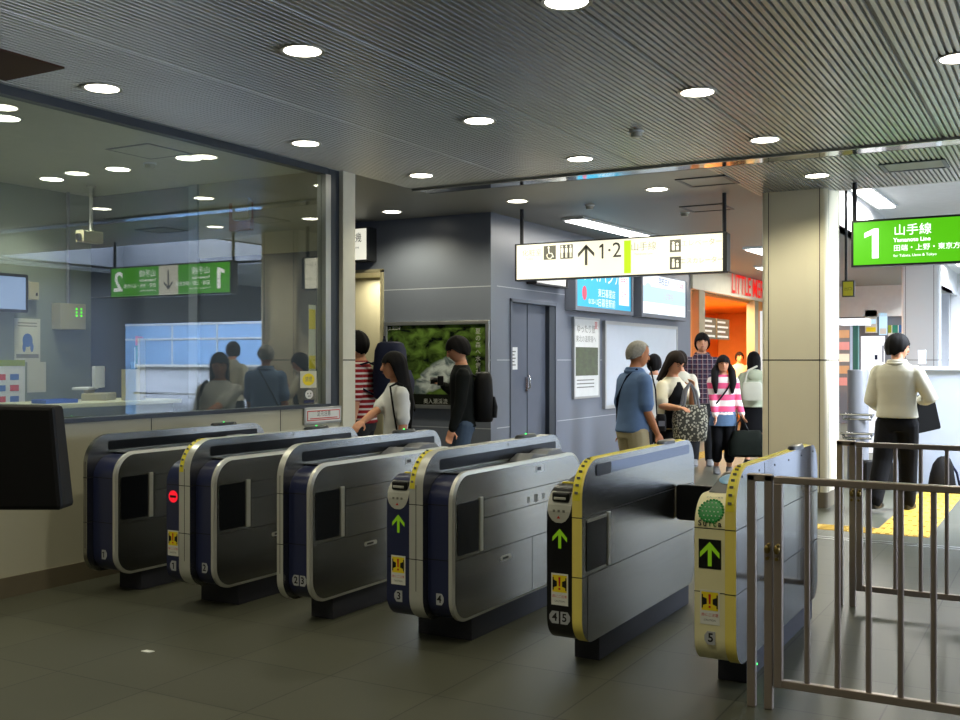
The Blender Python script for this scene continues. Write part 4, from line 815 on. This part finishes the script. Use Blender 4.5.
# ================================================================== people
def ik(S, T, a, b, pole):
    S, T = Vector(S), Vector(T); d = T-S; L = min(d.length, (a+b)*.995); d.normalize(); T = S+d*L
    x = (a*a-b*b+L*L)/(2*L); h = math.sqrt(max(0, a*a-x*x)); p = Vector(pole); p = (p-d*p.dot(d)).normalized()
    return S+d*x+p*h, T
def hand(mb, Wp, d, side, H, curl=.5, spread=(1, 0, 0)):
    d = Vector(d).normalized(); s = Vector(spread); s = (s-d*s.dot(d)).normalized(); n = d.cross(s)*side; k = H/1.7
    c = Wp+d*.045*k; rot = Matrix((s, d, n)).transposed()
    mb.ball(c, (.042*k, .052*k, .019*k), rot=rot, seg=12)
    for i, (o, L) in enumerate(((-.03, .072), (-.01, .08), (.011, .075), (.031, .058))):
        p0 = Wp+d*.075*k+s*o*k; a = curl*.5; p1 = p0+(d*math.cos(a)+n*math.sin(a))*L*.5*k; a = curl*1.6; p2 = p1+(d*math.cos(a)+n*math.sin(a))*L*.5*k
        mb.tube([p0, p1, p2], [.0095*k, .009*k, .0075*k], 8)
    p0 = Wp+d*.03*k-s*.03*k; p1 = p0+(d*.5-s*.7+n*.4).normalized()*.04*k; p2 = p1+(d*.9-s*.1+n*.4).normalized()*.032*k
    mb.tube([p0, p1, p2], [.012*k, .011*k, .008*k], 8)
TORSO = [(.465, .078, .06), (.50, .094, .066), (.54, .095, .066), (.60, .082, .056), (.66, .086, .06), (.72, .098, .066), (.765, .104, .064), (.795, .099, .057), (.815, .08, .048), (.835, .052, .04), (.855, .036, .034)]
def hair_mesh(root, M4, s, style, m, drop=0., bang=68, seed=1):
    rnd = random.Random(seed); n, rows = 40, 9; V = []; grid = []
    for layer, sc in ((0, 1.), (1, .86)):
        for k in range(n):
            a = 2*PI*k/n; f = math.cos(a)                      # f = 1 at the face, -1 at the back
            if style == 'short': pe = bang+9 if f > .55 else (bang+9+(112-bang-9)*min(1, (.55-f)/.4) if f > .1 else 112+26*min(1, (.1-f)/.7)); dr = 0.
            elif style == 'thin': pe = 48 if f > .4 else (48+50*min(1, (.4-f)/.4) if f > 0 else 98+22*min(1, -f/.7)); dr = 0.
            else:
                bang_ = bang+9; pe = bang_ if f > .62 else min(97, bang_+(97-bang_)*(.62-f)/.25); dr = drop*(0 if f > .4 else min(1, (.4-f)/.3))
            pe += rnd.uniform(-9, 7) if layer == 0 else 0; jit = dr*rnd.uniform(.88, 1.0); col = []
            rr = 1+.025*math.sin(a*13+seed)+.02*math.sin(a*7+2*seed)
            for j in range(rows+1):
                ph = math.radians(pe)*j/rows
                q = Vector((.43*s*rr*sc*math.sin(ph)*math.sin(a), .53*s*rr*sc*math.sin(ph)*f-.035*s, .575*s*(sc*.3+.7)*math.cos(ph)+.0*s)); col.append(q)
            for j in range(1, 7):
                q = col[rows]+Vector((0, -.02*s*j*(dr > 0), -jit*j/6)); q.x *= 1+.03*math.sin(j*1.7+k); q.z -= 0; col.append(q)
            grid.append(col)
    R = rows+7; mb = MB()
    for col in grid: mb.v += [tuple(M4 @ q) for q in col]
    idx = lambda l, k, j: (l*n+k % n)*R+j
    for k in range(n):
        for j in range(R-1):
            mb.f.append((idx(0, k, j), idx(0, k+1, j), idx(0, k+1, j+1), idx(0, k, j+1))); mb.f.append((idx(1, k, j), idx(1, k, j+1), idx(1, k+1, j+1), idx(1, k+1, j)))
        mb.f.append((idx(0, k, R-1), idx(0, k+1, R-1), idx(1, k+1, R-1), idx(1, k, R-1)))
    mb.m = [0]*len(mb.f)
    o = mb.build('hair', m, root, recalc=False); o.data.polygons.foreach_set('use_smooth', [True]*len(o.data.polygons)); return o
def person(label, pos, fdir, H, top, bottom, hair, shoes='shoeblk', sleeve='short', hands=(None, None), feet=None, lean=0., yaw=0., pitch=0., hem=.50, skin='skin', face=True, vox=.009, collar=False,
           legs='trousers', leglen=.05, fem=False, group=None, topextra=.012, poles=((0, -1, -.3), (0, -1, -.3)), curl=.5, arms=None):
    r = thing('person', label, 'person', (pos[0], pos[1], 0), math.atan2(-fdir[0], fdir[1]), group)
    sh = lambda z: math.tan(lean)*max(0, z-.52*H)             # forward shift of the leaning trunk
    w = .93 if fem else 1.0
    S = [Vector((s*.102*H*w, sh(.783*H), .783*H)) for s in (-1, 1)]; hipx = .05*H
    FT = feet or ((-.06*H, 0.), (.06*H, .0)); ANK = []; KN = []; HIP = []
    for i, (fx, fy) in enumerate(FT):
        lift = 0.
        if len(FT[i]) > 2: pass
        h = Vector(((-1, 1)[i]*hipx, 0, .50*H)); a = Vector((fx, fy-.02*H, .05*H)); k, a = ik(h, a, .235*H, .225*H, (0, 1, 0)); HIP.append(h); KN.append(k); ANK.append(a)
    AR = []
    for i in (0, 1):
        s = (-1, 1)[i]; T = hands[i] if hands[i] is not None else (s*.15*H, .03*H+sh(.5*H), .455*H)
        e, wr = ik(S[i], T, .165*H, .15*H, poles[i] if hands[i] is not None else (s*.3, -1, 0)); AR.append((S[i], e, wr))
    # --- one continuous body
    b = MB(); b.stack([(z*H, 0, sh(z*H), rx*H*w, ry*H) for z, rx, ry in TORSO], 28, ex=2.3)
    b.tube([(0, sh(.8*H)-.01*H, .80*H), (0, sh(.86*H)+.0*H, .86*H), (0, sh(.9*H)+.012*H, .90*H)], [.038*H, .031*H, .032*H], 14)
    s = H/7.35; HM = Matrix.Translation((0, sh(.93*H)+.02*H, .933*H)) @ Matrix.Rotation(yaw, 4, 'Z') @ Matrix.Rotation(pitch, 4, 'X')
    hb = MB(); hb.stack([(z*s, 0, cy*s, rx*s, ry*s) for z, rx, ry, cy in ((-.5, .09, .09, .17), (-.47, .16, .19, .13), (-.38, .24, .32, .06), (-.22, .3, .4, .015), (0, .335, .44, -.01), (.2, .34, .455, -.02), (.36, .285, .39, -.02), (.46, .18, .25, -.02), (.5, .07, .1, -.02))], 24)
    hb.tube([(0, .43*s, .06*s), (0, .49*s, -.06*s), (0, .5*s, -.12*s)], [.035*s, .05*s, .06*s], 8)
    hb.ball((0, .4*s, -.245*s), (.1*s, .05*s, .05*s), seg=10)
    for q in (-1, 1): hb.ball((q*.345*s, -.03*s, -.03*s), (.035*s, .075*s, .12*s), seg=10)
    b.add([HM @ Vector(q) for q in hb.v], hb.f)
    for i in (0, 1):
        A, e, wr = AR[i]; b.tube([A, A.lerp(e, .5), e, e.lerp(wr, .4), wr], [.034*H*w, .029*H*w, .025*H*w, .025*H*w, .0165*H*w], 12)
        hand(b, wr, (wr-e), (-1, 1)[i], H, curl, (0, 1, 0) if abs((wr-e).normalized().y) < .7 else (1, 0, 0))
        b.tube([HIP[i], HIP[i].lerp(KN[i], .5), KN[i], KN[i].lerp(ANK[i], .4), ANK[i]], [.055*H*w, .045*H*w, .034*H*w, .034*H*w, .021*H], 14)
        b.tube([ANK[i], ANK[i]+Vector((0, .03*H, -.022*H)), ANK[i]+Vector((0, .085*H, -.032*H))], [.022*H, .022*H, .014*H], 10)
    remesh(b, 'body', M[skin], r, vox)
    # --- clothes
    g = topextra; t = MB(); hz = hem*H
    secs = [(z, rx, ry) for z, rx, ry in TORSO if z > hem+.012]; lo = max(.094, .09)
    loose = 1.04
    t.stack([(hz, 0, sh(hz), lo*H*w*loose+g, .07*H*loose+g)]+[(z*H, 0, sh(z*H), max(rx, .088 if z < .7 and not fem else 0)*H*w+g, max(ry, .064 if z < .7 else 0)*H+g*.8) for z, rx, ry in secs[:-1]]+[(.843*H, 0, sh(.84*H), .042*H+g*.4, .04*H+g*.3)], 28, ex=2.3)
    for i in (0, 1):
        A, e, wr = AR[i]
        if sleeve == 'short': t.tube([A, A.lerp(e, .45), A.lerp(e, .82)], [.041*H*w+g*.4, .037*H*w+g*.5, .037*H*w+g*.7], 14, cap=True)
        elif sleeve == 'long': t.tube([A, A.lerp(e, .5), e, e.lerp(wr, .5), e.lerp(wr, .96)], [.04*H*w+g*.4, .034*H*w+g*.5, .031*H*w+g*.5, .028*H*w+g*.4, .024*H*w+g*.3], 14)
    remesh(t, 'shirt', M[top], r, .012, 3)
    if collar:
        q = MB()
        for zz, k in ((.836, 1.2), (.848, 1.04)):
            q.tube([(.043*H*k*math.sin(a*PI/10), sh(.85*H)+.002*H+.045*H*k*math.cos(a*PI/10)*(1 if math.cos(a*PI/10) < 0 else .9), zz*H-.012*H*max(0, math.cos(a*PI/10))) for a in range(21)], .012*H, 8)
        q.build('collar', M[top], r, smooth=True)
    l = MB()
    if legs in ('trousers', 'shorts'):
        e_ = .0 if legs == 'trousers' else leglen
        l.stack([(.455*H, 0, 0, .07*H*w+g, .06*H+g), (.49*H, 0, 0, .095*H*w+g*.6, .068*H+g*.6), (.55*H, 0, sh(.55*H), .093*H*w+g*.5, .064*H+g*.5), (.60*H, 0, sh(.6*H), .083*H*w+g*.5, .057*H+g*.5)], 24, ex=2.3)
        for i in (0, 1):
            P = [HIP[i], HIP[i].lerp(KN[i], .5), KN[i], KN[i].lerp(ANK[i], .5), ANK[i]+Vector((0, 0, -.005*H))]; Rr = [.058*H*w+g*.6, .05*H*w+g*.7, .041*H*w+g*.7, .038*H*w+g*.7, .034*H+g*.6]
            if legs == 'shorts': P = P[:3]+[KN[i].lerp(ANK[i], leglen)]; Rr = Rr[:4]
            l.tube(P, Rr, 14)
        remesh(l, 'trousers', M[bottom], r, .012, 2)
    else:
        l.stack([(leglen*H, 0, 0, .125*H, .1*H), (.40*H, 0, 0, .108*H, .085*H), (.50*H, 0, 0, .1*H, .074*H), (.60*H, 0, sh(.6*H), .082*H, .06*H)], 28, ex=2.1)
        remesh(l, 'skirt', M[bottom], r, .012, 2)
    for i in (0, 1):
        a = ANK[i]; q = MB(); z0 = a.z-.05*H
        q.stack([(z0, a.x, a.y+.045*H, .028*H, .082*H), (z0+.012*H, a.x, a.y+.045*H, .03*H, .085*H), (z0+.03*H, a.x, a.y+.03*H, .029*H, .066*H), (z0+.05*H, a.x, a.y+.0*H, .026*H, .034*H), (z0+.062*H, a.x, a.y-.002*H, .024*H, .03*H)], 20, ex=2.4)
        q.build('shoe', M[shoes], r, smooth=True)
    st, hm = hair[0], hair[1]; hair_mesh(r, HM, s, st, M[hm], *(hair[2:] or (0.,)))
    if face:
        for q in (-1, 1):
            e = MB(); e.ball(HM @ Vector((q*.15*s, .405*s, .03*s)), (.045*s, .03*s, .02*s), seg=10); e.build('eye', M['eyeblk'], r, smooth=True)
            e = MB(); e.tube([HM @ Vector((q*.08*s, .425*s, .1*s)), HM @ Vector((q*.15*s, .415*s, .112*s)), HM @ Vector((q*.22*s, .37*s, .1*s))], .009*s, 6); e.build('eyebrow', M['hairblk'], r)
        e = MB(); e.ball(HM @ Vector((0, .44*s, -.25*s)), (.085*s, .03*s, .022*s), seg=10); e.build('mouth', M['lip'], r, smooth=True)
    r['sh'] = 0; del r['sh']
    return r, HM, s, AR
def local(r, p): return Matrix.Translation(r.location) @ Matrix.Rotation(r.rotation_euler.z, 4, 'Z') @ Vector(p)
def atperson(name, lab, cat, r, p): return thing(name, lab, cat, local(r, p), r.rotation_euler.z)
def softbox(mb, W, D, H, m=0, ex=3.2, top=.8): mb.stack([(0, 0, 0, W*.44, D*.42), (.02, 0, 0, W*.49, D*.48), (H*.45, 0, 0, W*.5, D*.5), (H*.85, 0, 0, W*.48*(top+.2 if top < .8 else 1), D*.44), (H*.97, 0, 0, W*.5*top, D*.36), (H, 0, 0, W*.4*top, D*.25)], 28, m, ex); return mb
def backpack(lab, r, p, W, D, H, m, strapm, k=1.):
    t = atperson('backpack', lab, 'backpack', r, p); softbox(MB(), W, D, H).build('main_pouch', M[m], t, smooth=True)
    q = MB(); q.stack([(H*.08, 0, -D*.5, W*.36, D*.18), (H*.3, 0, -D*.52, W*.37, D*.2), (H*.5, 0, -D*.46, W*.33, D*.13)], 24, ex=3); q.build('front_pocket', M[m], t, smooth=True)
    for s in (-1, 1): MB().tube([(s*W*.3, D*.4, H*.1*k), (s*W*.42, D*.45+.1, H*.3*k), (s*W*.42, D*.45+.2, H*.62*k), (s*W*.36, D*.45+.17, H*.92*k), (s*W*.3, D*.45+.05, H*1.03*k), (s*W*.25, D*.3, H*.9*k)], .022, 8, flat=.4).build('shoulder_strap', M[strapm], t, smooth=True)
    MB().tube([(-.04, D*.2, H), (0, D*.2, H+.05), (.04, D*.2, H)], .01, 8).build('grab_loop', M[strapm], t, smooth=True)
    return t
F2, R2 = Vector((FX, FY)), Vector((RX, RY))
def mixd(a, b): v = F2*a+R2*b; v.normalize(); return v
def on(px, py, d): x, y = gp(px, d); return Vector((x, y, EYE+(360-py)/FOC*d))
def loc_of(pos, fd, q):           # world point -> local frame of a person
    rz = math.atan2(-fd[0], fd[1]); return Matrix.Rotation(-rz, 3, 'Z') @ (Vector(q)-Vector((pos[0], pos[1], 0)))
# traveller in red stripes
p, fd = gp(363, 10.3), mixd(.15, -1)
r, HM, s, A = person('person in red and white striped shirt with a navy backpack, half behind the window post', p, fd, 1.80, 'redstripe', 'darkgrey', ('short', 'hairblk', 0, 66, 3), lean=.05, pitch=-.1)
backpack('big navy backpack on the back of the person in red and white stripes', r, (0, -.28, 1.14), .40, .32, .56, 'navycloth', 'navycloth', .62)
# woman at the gate
p, fd = gp(397, 8.8), mixd(-.35, -1)
tgt = loc_of(p, fd, on(358, 426, 8.5))
r, HM, s, A = person('woman in white top with long dark hair reaching forward beside the window post', p, fd, 1.58, 'whitecloth', 'jeans', ('long', 'hairblk', .40, 66, 5), fem=True, hands=(None, tuple(tgt)), pitch=-.12, vox=.008, poles=((0, -1, -.3), (.6, -.2, -1)))
t = atperson('shoulder_bag', 'black shoulder bag with a black strap on the woman in white top', 'bag', r, (-.225, .06, .66))
softbox(MB(), .1, .3, .26).build('bag_body', M['bag'], t, smooth=True)
MB().tube([(0.02, -.01, .25), (.03, .03, .5), (.085, .035, .64), (.115, -.03, .665), (.1, -.12, .63), (.03, -.14, .5), (.02, -.11, .25)], .016, 8, flat=.5).build('strap', M['bag'], t, smooth=True)
# youth in front of the poster
p, fd = gp(463, 10.5), mixd(-.1, -1)
r, HM, s, A = person('person in dark jacket and jeans in front of the stream poster, looking down', p, fd, 1.75, 'greendark', 'jeans', ('short', 'hairblk', 0, 72, 8), sleeve='long', pitch=-.42, lean=.03, hands=((-.2, .13, .80), (.1, .19, 1.26)), hem=.485)
backpack('black backpack with a lime loop worn by the person in front of the poster', r, (0, -.205, .90), .31, .2, .50, 'bag', 'bag', .96)
o = atperson('camera', 'black camera held at the chest of the person in dark jacket', 'camera', r, (.09, .225, 1.31)); MB().prism(rrect(-.07, -.05, .07, .05, .012), 'y', -.03, .03).build('camera_body', M['black'], o, bevel=.004); MB().cyl((0, .03, 0), (0, .1, 0), .036).build('lens', M['black'], o, smooth=True)
# older man
p, fd = gp(632, 10.0), mixd(.42, .9)
r, HM, s, A = person('grey haired man in blue short sleeved shirt and beige trousers', p, fd, 1.69, 'blueshirt', 'beige', ('thin', 'hairgry', 0, 60, 2), skin='skin2', yaw=-.15, pitch=-.18, lean=.06, hem=.49, hands=(None, (.19, .16, .82)), topextra=.022, collar=True)
q = MB(); q.tube([HM @ Vector((k*.3*s, .30*s, .04*s)) if abs(k) > .9 else HM @ Vector((k*.3*s, .45*s, .03*s)) for k in (-1, -.5, 0, .5, 1)], .012*s, 6); q.build('spectacles', M['dark'], r)
MB().tube([local(r, (-.16, .08, .9)) if False else (-.19, .02, .9), (-.14, .11, 1.12), (-.05, .14, 1.3), (.06, .1, 1.415), (.09, .0, 1.43), (.04, -.08, 1.36), (-.08, -.115, 1.15), (-.18, -.05, .92)], .014, 8, flat=.5).build('bag_strap', M['navycloth'], r, smooth=True)
# woman searching her bag
p, fd = gp(669, 10.7), mixd(-.75, .65)
tg = loc_of(p, fd, on(679, 408, 10.2)); tg2 = loc_of(p, fd, on(692, 388, 10.5))
r, HM, s, A = person('woman in cream cardigan and black dress searching a patterned tote bag', p, fd, 1.60, 'creamcloth', 'blackcloth', ('long', 'hairbrn', .26, 64, 11), fem=True, legs='skirt', leglen=.22, hands=(tuple(tg2), tuple(tg)), pitch=-.5, yaw=-.2, lean=.08, poles=((-.6, -.4, -1), (.6, -.4, -1)), hem=.51)
q = MB(); q.stack([(.515*1.6, .02, .075, .125, .085), (.6*1.6, .02, .07, .115, .08), (.7*1.6, .02, .085, .115, .085), (.77*1.6, .01, .1, .085, .065), (.81*1.6, 0, .1, .04, .035)], 24); q.build('dress_front', M['blackcloth'], r, smooth=True)
c = on(690, 441, 10.4)
t = thing('tote_bag', 'grey floral patterned tote bag held open by the woman in cream cardigan', 'bag', c, YAW+.1)
mb = MB(); mb.stack([(0, 0, 0, .15, .06), (.02, 0, 0, .165, .075), (.2, 0, 0, .18, .075), (.36, 0, 0, .165, .055)], 28, ex=3); mb.build('bag_body', M['bagpat'], t, smooth=True)
for s_ in (-1, 1): MB().tube([(-.08, s_*.05, .34), (-.05, s_*.04, .5), (0, s_*.02, .58), (.05, s_*.04, .5), (.08, s_*.05, .34)], .014, 8, flat=.5).build('handle', M['grey'], t, smooth=True)
t = thing('camera_pouch', 'small dark camera pouch hanging beside the man in blue shirt', 'pouch', on(661, 431, 10.15), YAW); softbox(MB(), .1, .08, .17).build('pouch_body', M['bag'], t, smooth=True); MB().box(-.03, -.042, .05, .03, -.036, .1).build('buckle', M['grey'], t); MB().tube([(-.04, 0, .16), (-.05, .02, .4), (-.1, .02, .62)], .008, 6).build('strap', M['bag'], t, smooth=True)
# two people behind
person('person in pale shirt with short dark hair, mostly hidden behind the woman in cream cardigan', gp(654, 13.0), mixd(1, .2), 1.585, 'whitecloth', 'darkgrey', ('short', 'hairblk', 0, 66, 21), face=False)
person('person with dark brown hair, mostly hidden, just right of the cardigan woman’s head', gp(680, 13.6), mixd(1, .3), 1.63, 'creamcloth', 'blackcloth', ('short', 'hairbrn', 0, 66, 23), fem=True, face=False)
# plaid shirt
person('tall man in dark plaid shirt facing the gates', gp(702, 15.0), mixd(-1, -.15), 1.90, 'plaid', 'darkgrey', ('short', 'hairblk', 0, 74, 31), shoes='shoegry', pitch=.06, hem=.47, collar=True)
# striped girl
p, fd = gp(723, 13.9), mixd(-1, -.12)
r, HM, s, A = person('girl in pink and white striped top with two pigtails', p, fd, 1.575, 'pinkstripe', 'blackcloth', ('short', 'hairblk', 0, 72, 41), fem=True, sleeve='long', legs='shorts', leglen=.62, hem=.50, hands=((.0, 0, 0), (.0, 0, 0)) if False else ((-.24, .08, .80), (.12, .2, .78)), feet=((-.08, .03), (.08, -.03)), shoes='shoegry', topextra=.02)
for q in (-1, 1):
    MB().tube([HM @ Vector((q*.36*s, -.1*s, -.1*s)), HM @ Vector((q*.52*s, .02*s, -.45*s)), HM @ Vector((q*.55*s, .35*s, -1.1*s)), HM @ Vector((q*.5*s, .42*s, -1.75*s))], [.035, .05, .05, .022], 10).build('pigtail', M['hairblk'], r, smooth=True)
mb = MB(); mb.stack([(.41*1.575, 0, 0, .185, .14), (.47*1.575, 0, 0, .175, .135), (.53*1.575, 0, 0, .165, .125)], 24, ex=2.2); mb.build('denim_skirt', M['denim'], r, smooth=True)
MB().tube([(-.13, .08, 1.28), (-.03, .155, 1.12), (.1, .16, .95), (.17, .06, .85)], .016, 8, flat=.5).build('bag_strap', M['bag'], r, smooth=True)
t = thing('handbag', 'large dark green handbag hanging from the hand of the girl in pink stripes', 'bag', on(747, 457, 13.75), YAW); t.location.z = .24
mb = MB(); mb.stack([(0, 0, 0, .2, .07), (.03, 0, 0, .25, .1), (.18, 0, 0, .25, .1), (.32, 0, 0, .19, .06), (.35, 0, 0, .17, .03)], 28, ex=2.8); mb.build('bag_body', M['bagcamo'], t, smooth=True)
MB().tube([(-.14, 0, .33), (-.13, 0, .44), (-.08, 0, .5), (-.03, 0, .44), (0.02, 0, .33)], .012, 8).build('handle', M['bag'], t, smooth=True)
# woman walking away by the pillar
p, fd = gp(754, 14.9), mixd(1, .1)
r, HM, s, A = person('woman in pale green hooded top walking away beside the pillar', p, fd, 1.63, 'palegreen', 'blackcloth', ('long', 'hairblk', .22, 66, 51), fem=True, sleeve='long', legs='skirt', leglen=.30, topextra=.035, hem=.52)
mb = MB(); mb.ball((0, -.1, 1.30), (.13, .06, .09)); mb.build('hood', M['palegreen'], r, smooth=True)
t = atperson('shoulder_bag', 'white shoulder bag on the back of the woman in pale green', 'bag', r, (-.06, -.22, .95)); softbox(MB(), .3, .1, .26).build('bag_body', M['bagwhite'], t, smooth=True); MB().tube([(-.1, .03, .24), (-.05, .06, .42), (.08, .1, .48)], .014, 8, flat=.5).build('strap', M['bagwhite'], t, smooth=True)
# man in white shirt
p, fd = gp(897, 10.45), Vector((.12, .99))
tg = loc_of(p, fd, on(921, 400, 10.5))
fl = loc_of(p, fd, (-1.68, 10.86, 0)); fr = loc_of(p, fd, (-1.43, 11.36, 0))
r, HM, s, A = person('man in white shirt and black trousers carrying a briefcase, walking away by the railing', p, fd, 1.775, 'shirtcream', 'blackcloth', ('short', 'hairblk', 0, 66, 61), sleeve='long', hands=((-.17, .2, 1.0), tuple(tg)), feet=((fl.x, fl.y), (fr.x, fr.y)), yaw=-.75, pitch=-.2, topextra=.03, hem=.53, vox=.008, collar=True, poles=((-.5, -1, -.3), (.8, -1, -.2)))
t = thing('briefcase', 'black briefcase held out by the man in white shirt', 'briefcase', on(927, 431, 10.55), YAW); t.rotation_euler = (0, -.22, YAW)
MB().prism(rrect(-.15, 0, .13, .33, .02, 4), 'y', -.045, .045).build('case_body', M['bag'], t, bevel=.006)
MB().tube([(-.08, 0, .33), (-.07, 0, .365), (.03, 0, .365), (.04, 0, .33)], .01, 8).build('handle', M['bag'], t, smooth=True)
x, y = gp(897, 12.2)
t = thing('luggage_cart', 'folding luggage cart with a slanted steel handle beyond the legs of the man in white', 'luggage cart', (x, y, 0), YAW)
mb = MB()
for q in (-.05, .05): mb.tube([(.12+q*.4, q, .07), (-.12+q*.4, q, .92)], .014)
mb.tube([(-.14, -.05, .92), (-.1, .05, .92)], .014); mb.tube([(.0-.02, -.05, .5), (.02, .05, .5)], .01); mb.build('handle_frame', M['chrome'], t, smooth=True)
MB().prism(rrect(-.4, .02, -.08, .34, .03), 'y', -.1, .1).build('black_case', M['bag'], t, bevel=.01)
for q in (-.13, .13): MB().cyl((.12, q-.015, .05), (.12, q+.015, .05), .05).build('wheel', M['dark'], t, smooth=True)
MB().cyl((.12, -.14, .05), (.12, .14, .05), .008).build('axle', M['chrome'], t)
x, y = gp(942, 12.2)
t = thing('slumped_bag', 'rounded black bag slumped on the floor by the white guard wall', 'bag', (x, y, 0), YAW)
mb = MB(); mb.stack([(0, 0, 0, .15, .12), (.04, 0, 0, .16, .13), (.18, -.0, 0, .135, .12), (.3, .01, 0, .11, .1), (.37, .02, 0, .07, .06), (.39, .02, 0, .03, .03)], 28); mb.build('bag_body', M['hairblk'], t, smooth=True)
MB().tube([(.1, -.02, .3), (.16, -.03, .2), (.19, -.04, .05)], .014, 8).build('strap', M['navycloth'], t, smooth=True)
# shop assistant
x, y = gp(739, 24.6)
person('shop assistant in pale clothes far inside the bakery', (x, y), mixd(-1, .1), 1.70, 'creamcloth', 'darkgrey', ('short', 'hairbrn', 0, 66, 71))
# passer-by at the picture edge
p, fd = gp(-62, 3.6), R2
r, HM, s, A = person('person in black at the left picture edge, cropped by the frame', p, fd, 1.66, 'blackcloth', 'blackcloth', ('short', 'hairblk', 0, 66, 81), sleeve='long', hands=((-.16, .2, 1.2), (.16, .05, 1.0)), feet=((-.08, -.1), (.08, .06)))
t = thing('shopping_bag', 'large plain black bag carried at the left picture edge', 'bag', on(21, 508, 3.6), YAW)
mb = MB(); V = [(-.2, -.06, 0), (.165, -.06, .0), (.165, .06, .0), (-.2, .06, 0), (-.19, -.05, .36), (.13, -.05, .355), (.13, .05, .355), (-.19, .05, .36)]; mb.add(V, [(0, 3, 2, 1), (4, 5, 6, 7), (0, 1, 5, 4), (1, 2, 6, 5), (2, 3, 7, 6), (3, 0, 4, 7)]); mb.build('bag_body', M['bag'], t, bevel=.015)
MB().tube([(-.12, 0, .35), (-.13, 0, .42), (-.2, 0, .46), (-.27, 0, .42), (-.27, 0, .3)], .012, 8).build('handle', M['bag'], t, smooth=True)
# ================================================================== camera and light
cam = bpy.data.cameras.new('camera'); cam.sensor_width = 36; cam.lens = FOC/960*36; cam.clip_start = .05; cam.clip_end = 200
co = bpy.data.objects.new('camera', cam); C.objects.link(co); co.location = (0, 0, EYE); co.rotation_euler = (PI/2, 0, YAW); bpy.context.scene.camera = co
w = bpy.data.worlds.new('sky'); bpy.context.scene.world = w; w.use_nodes = True; w.node_tree.nodes['Background'].inputs[0].default_value = (.7, .82, 1, 1); w.node_tree.nodes['Background'].inputs[1].default_value = .5
vs = bpy.context.scene.view_settings; vs.view_transform = 'Standard'; vs.look = 'None'; vs.exposure = .2; vs.gamma = 1; vs.use_curve_mapping = False
bpy.context.scene.cycles.use_denoising = True
bpy.context.scene.cycles.sample_clamp_indirect = 4
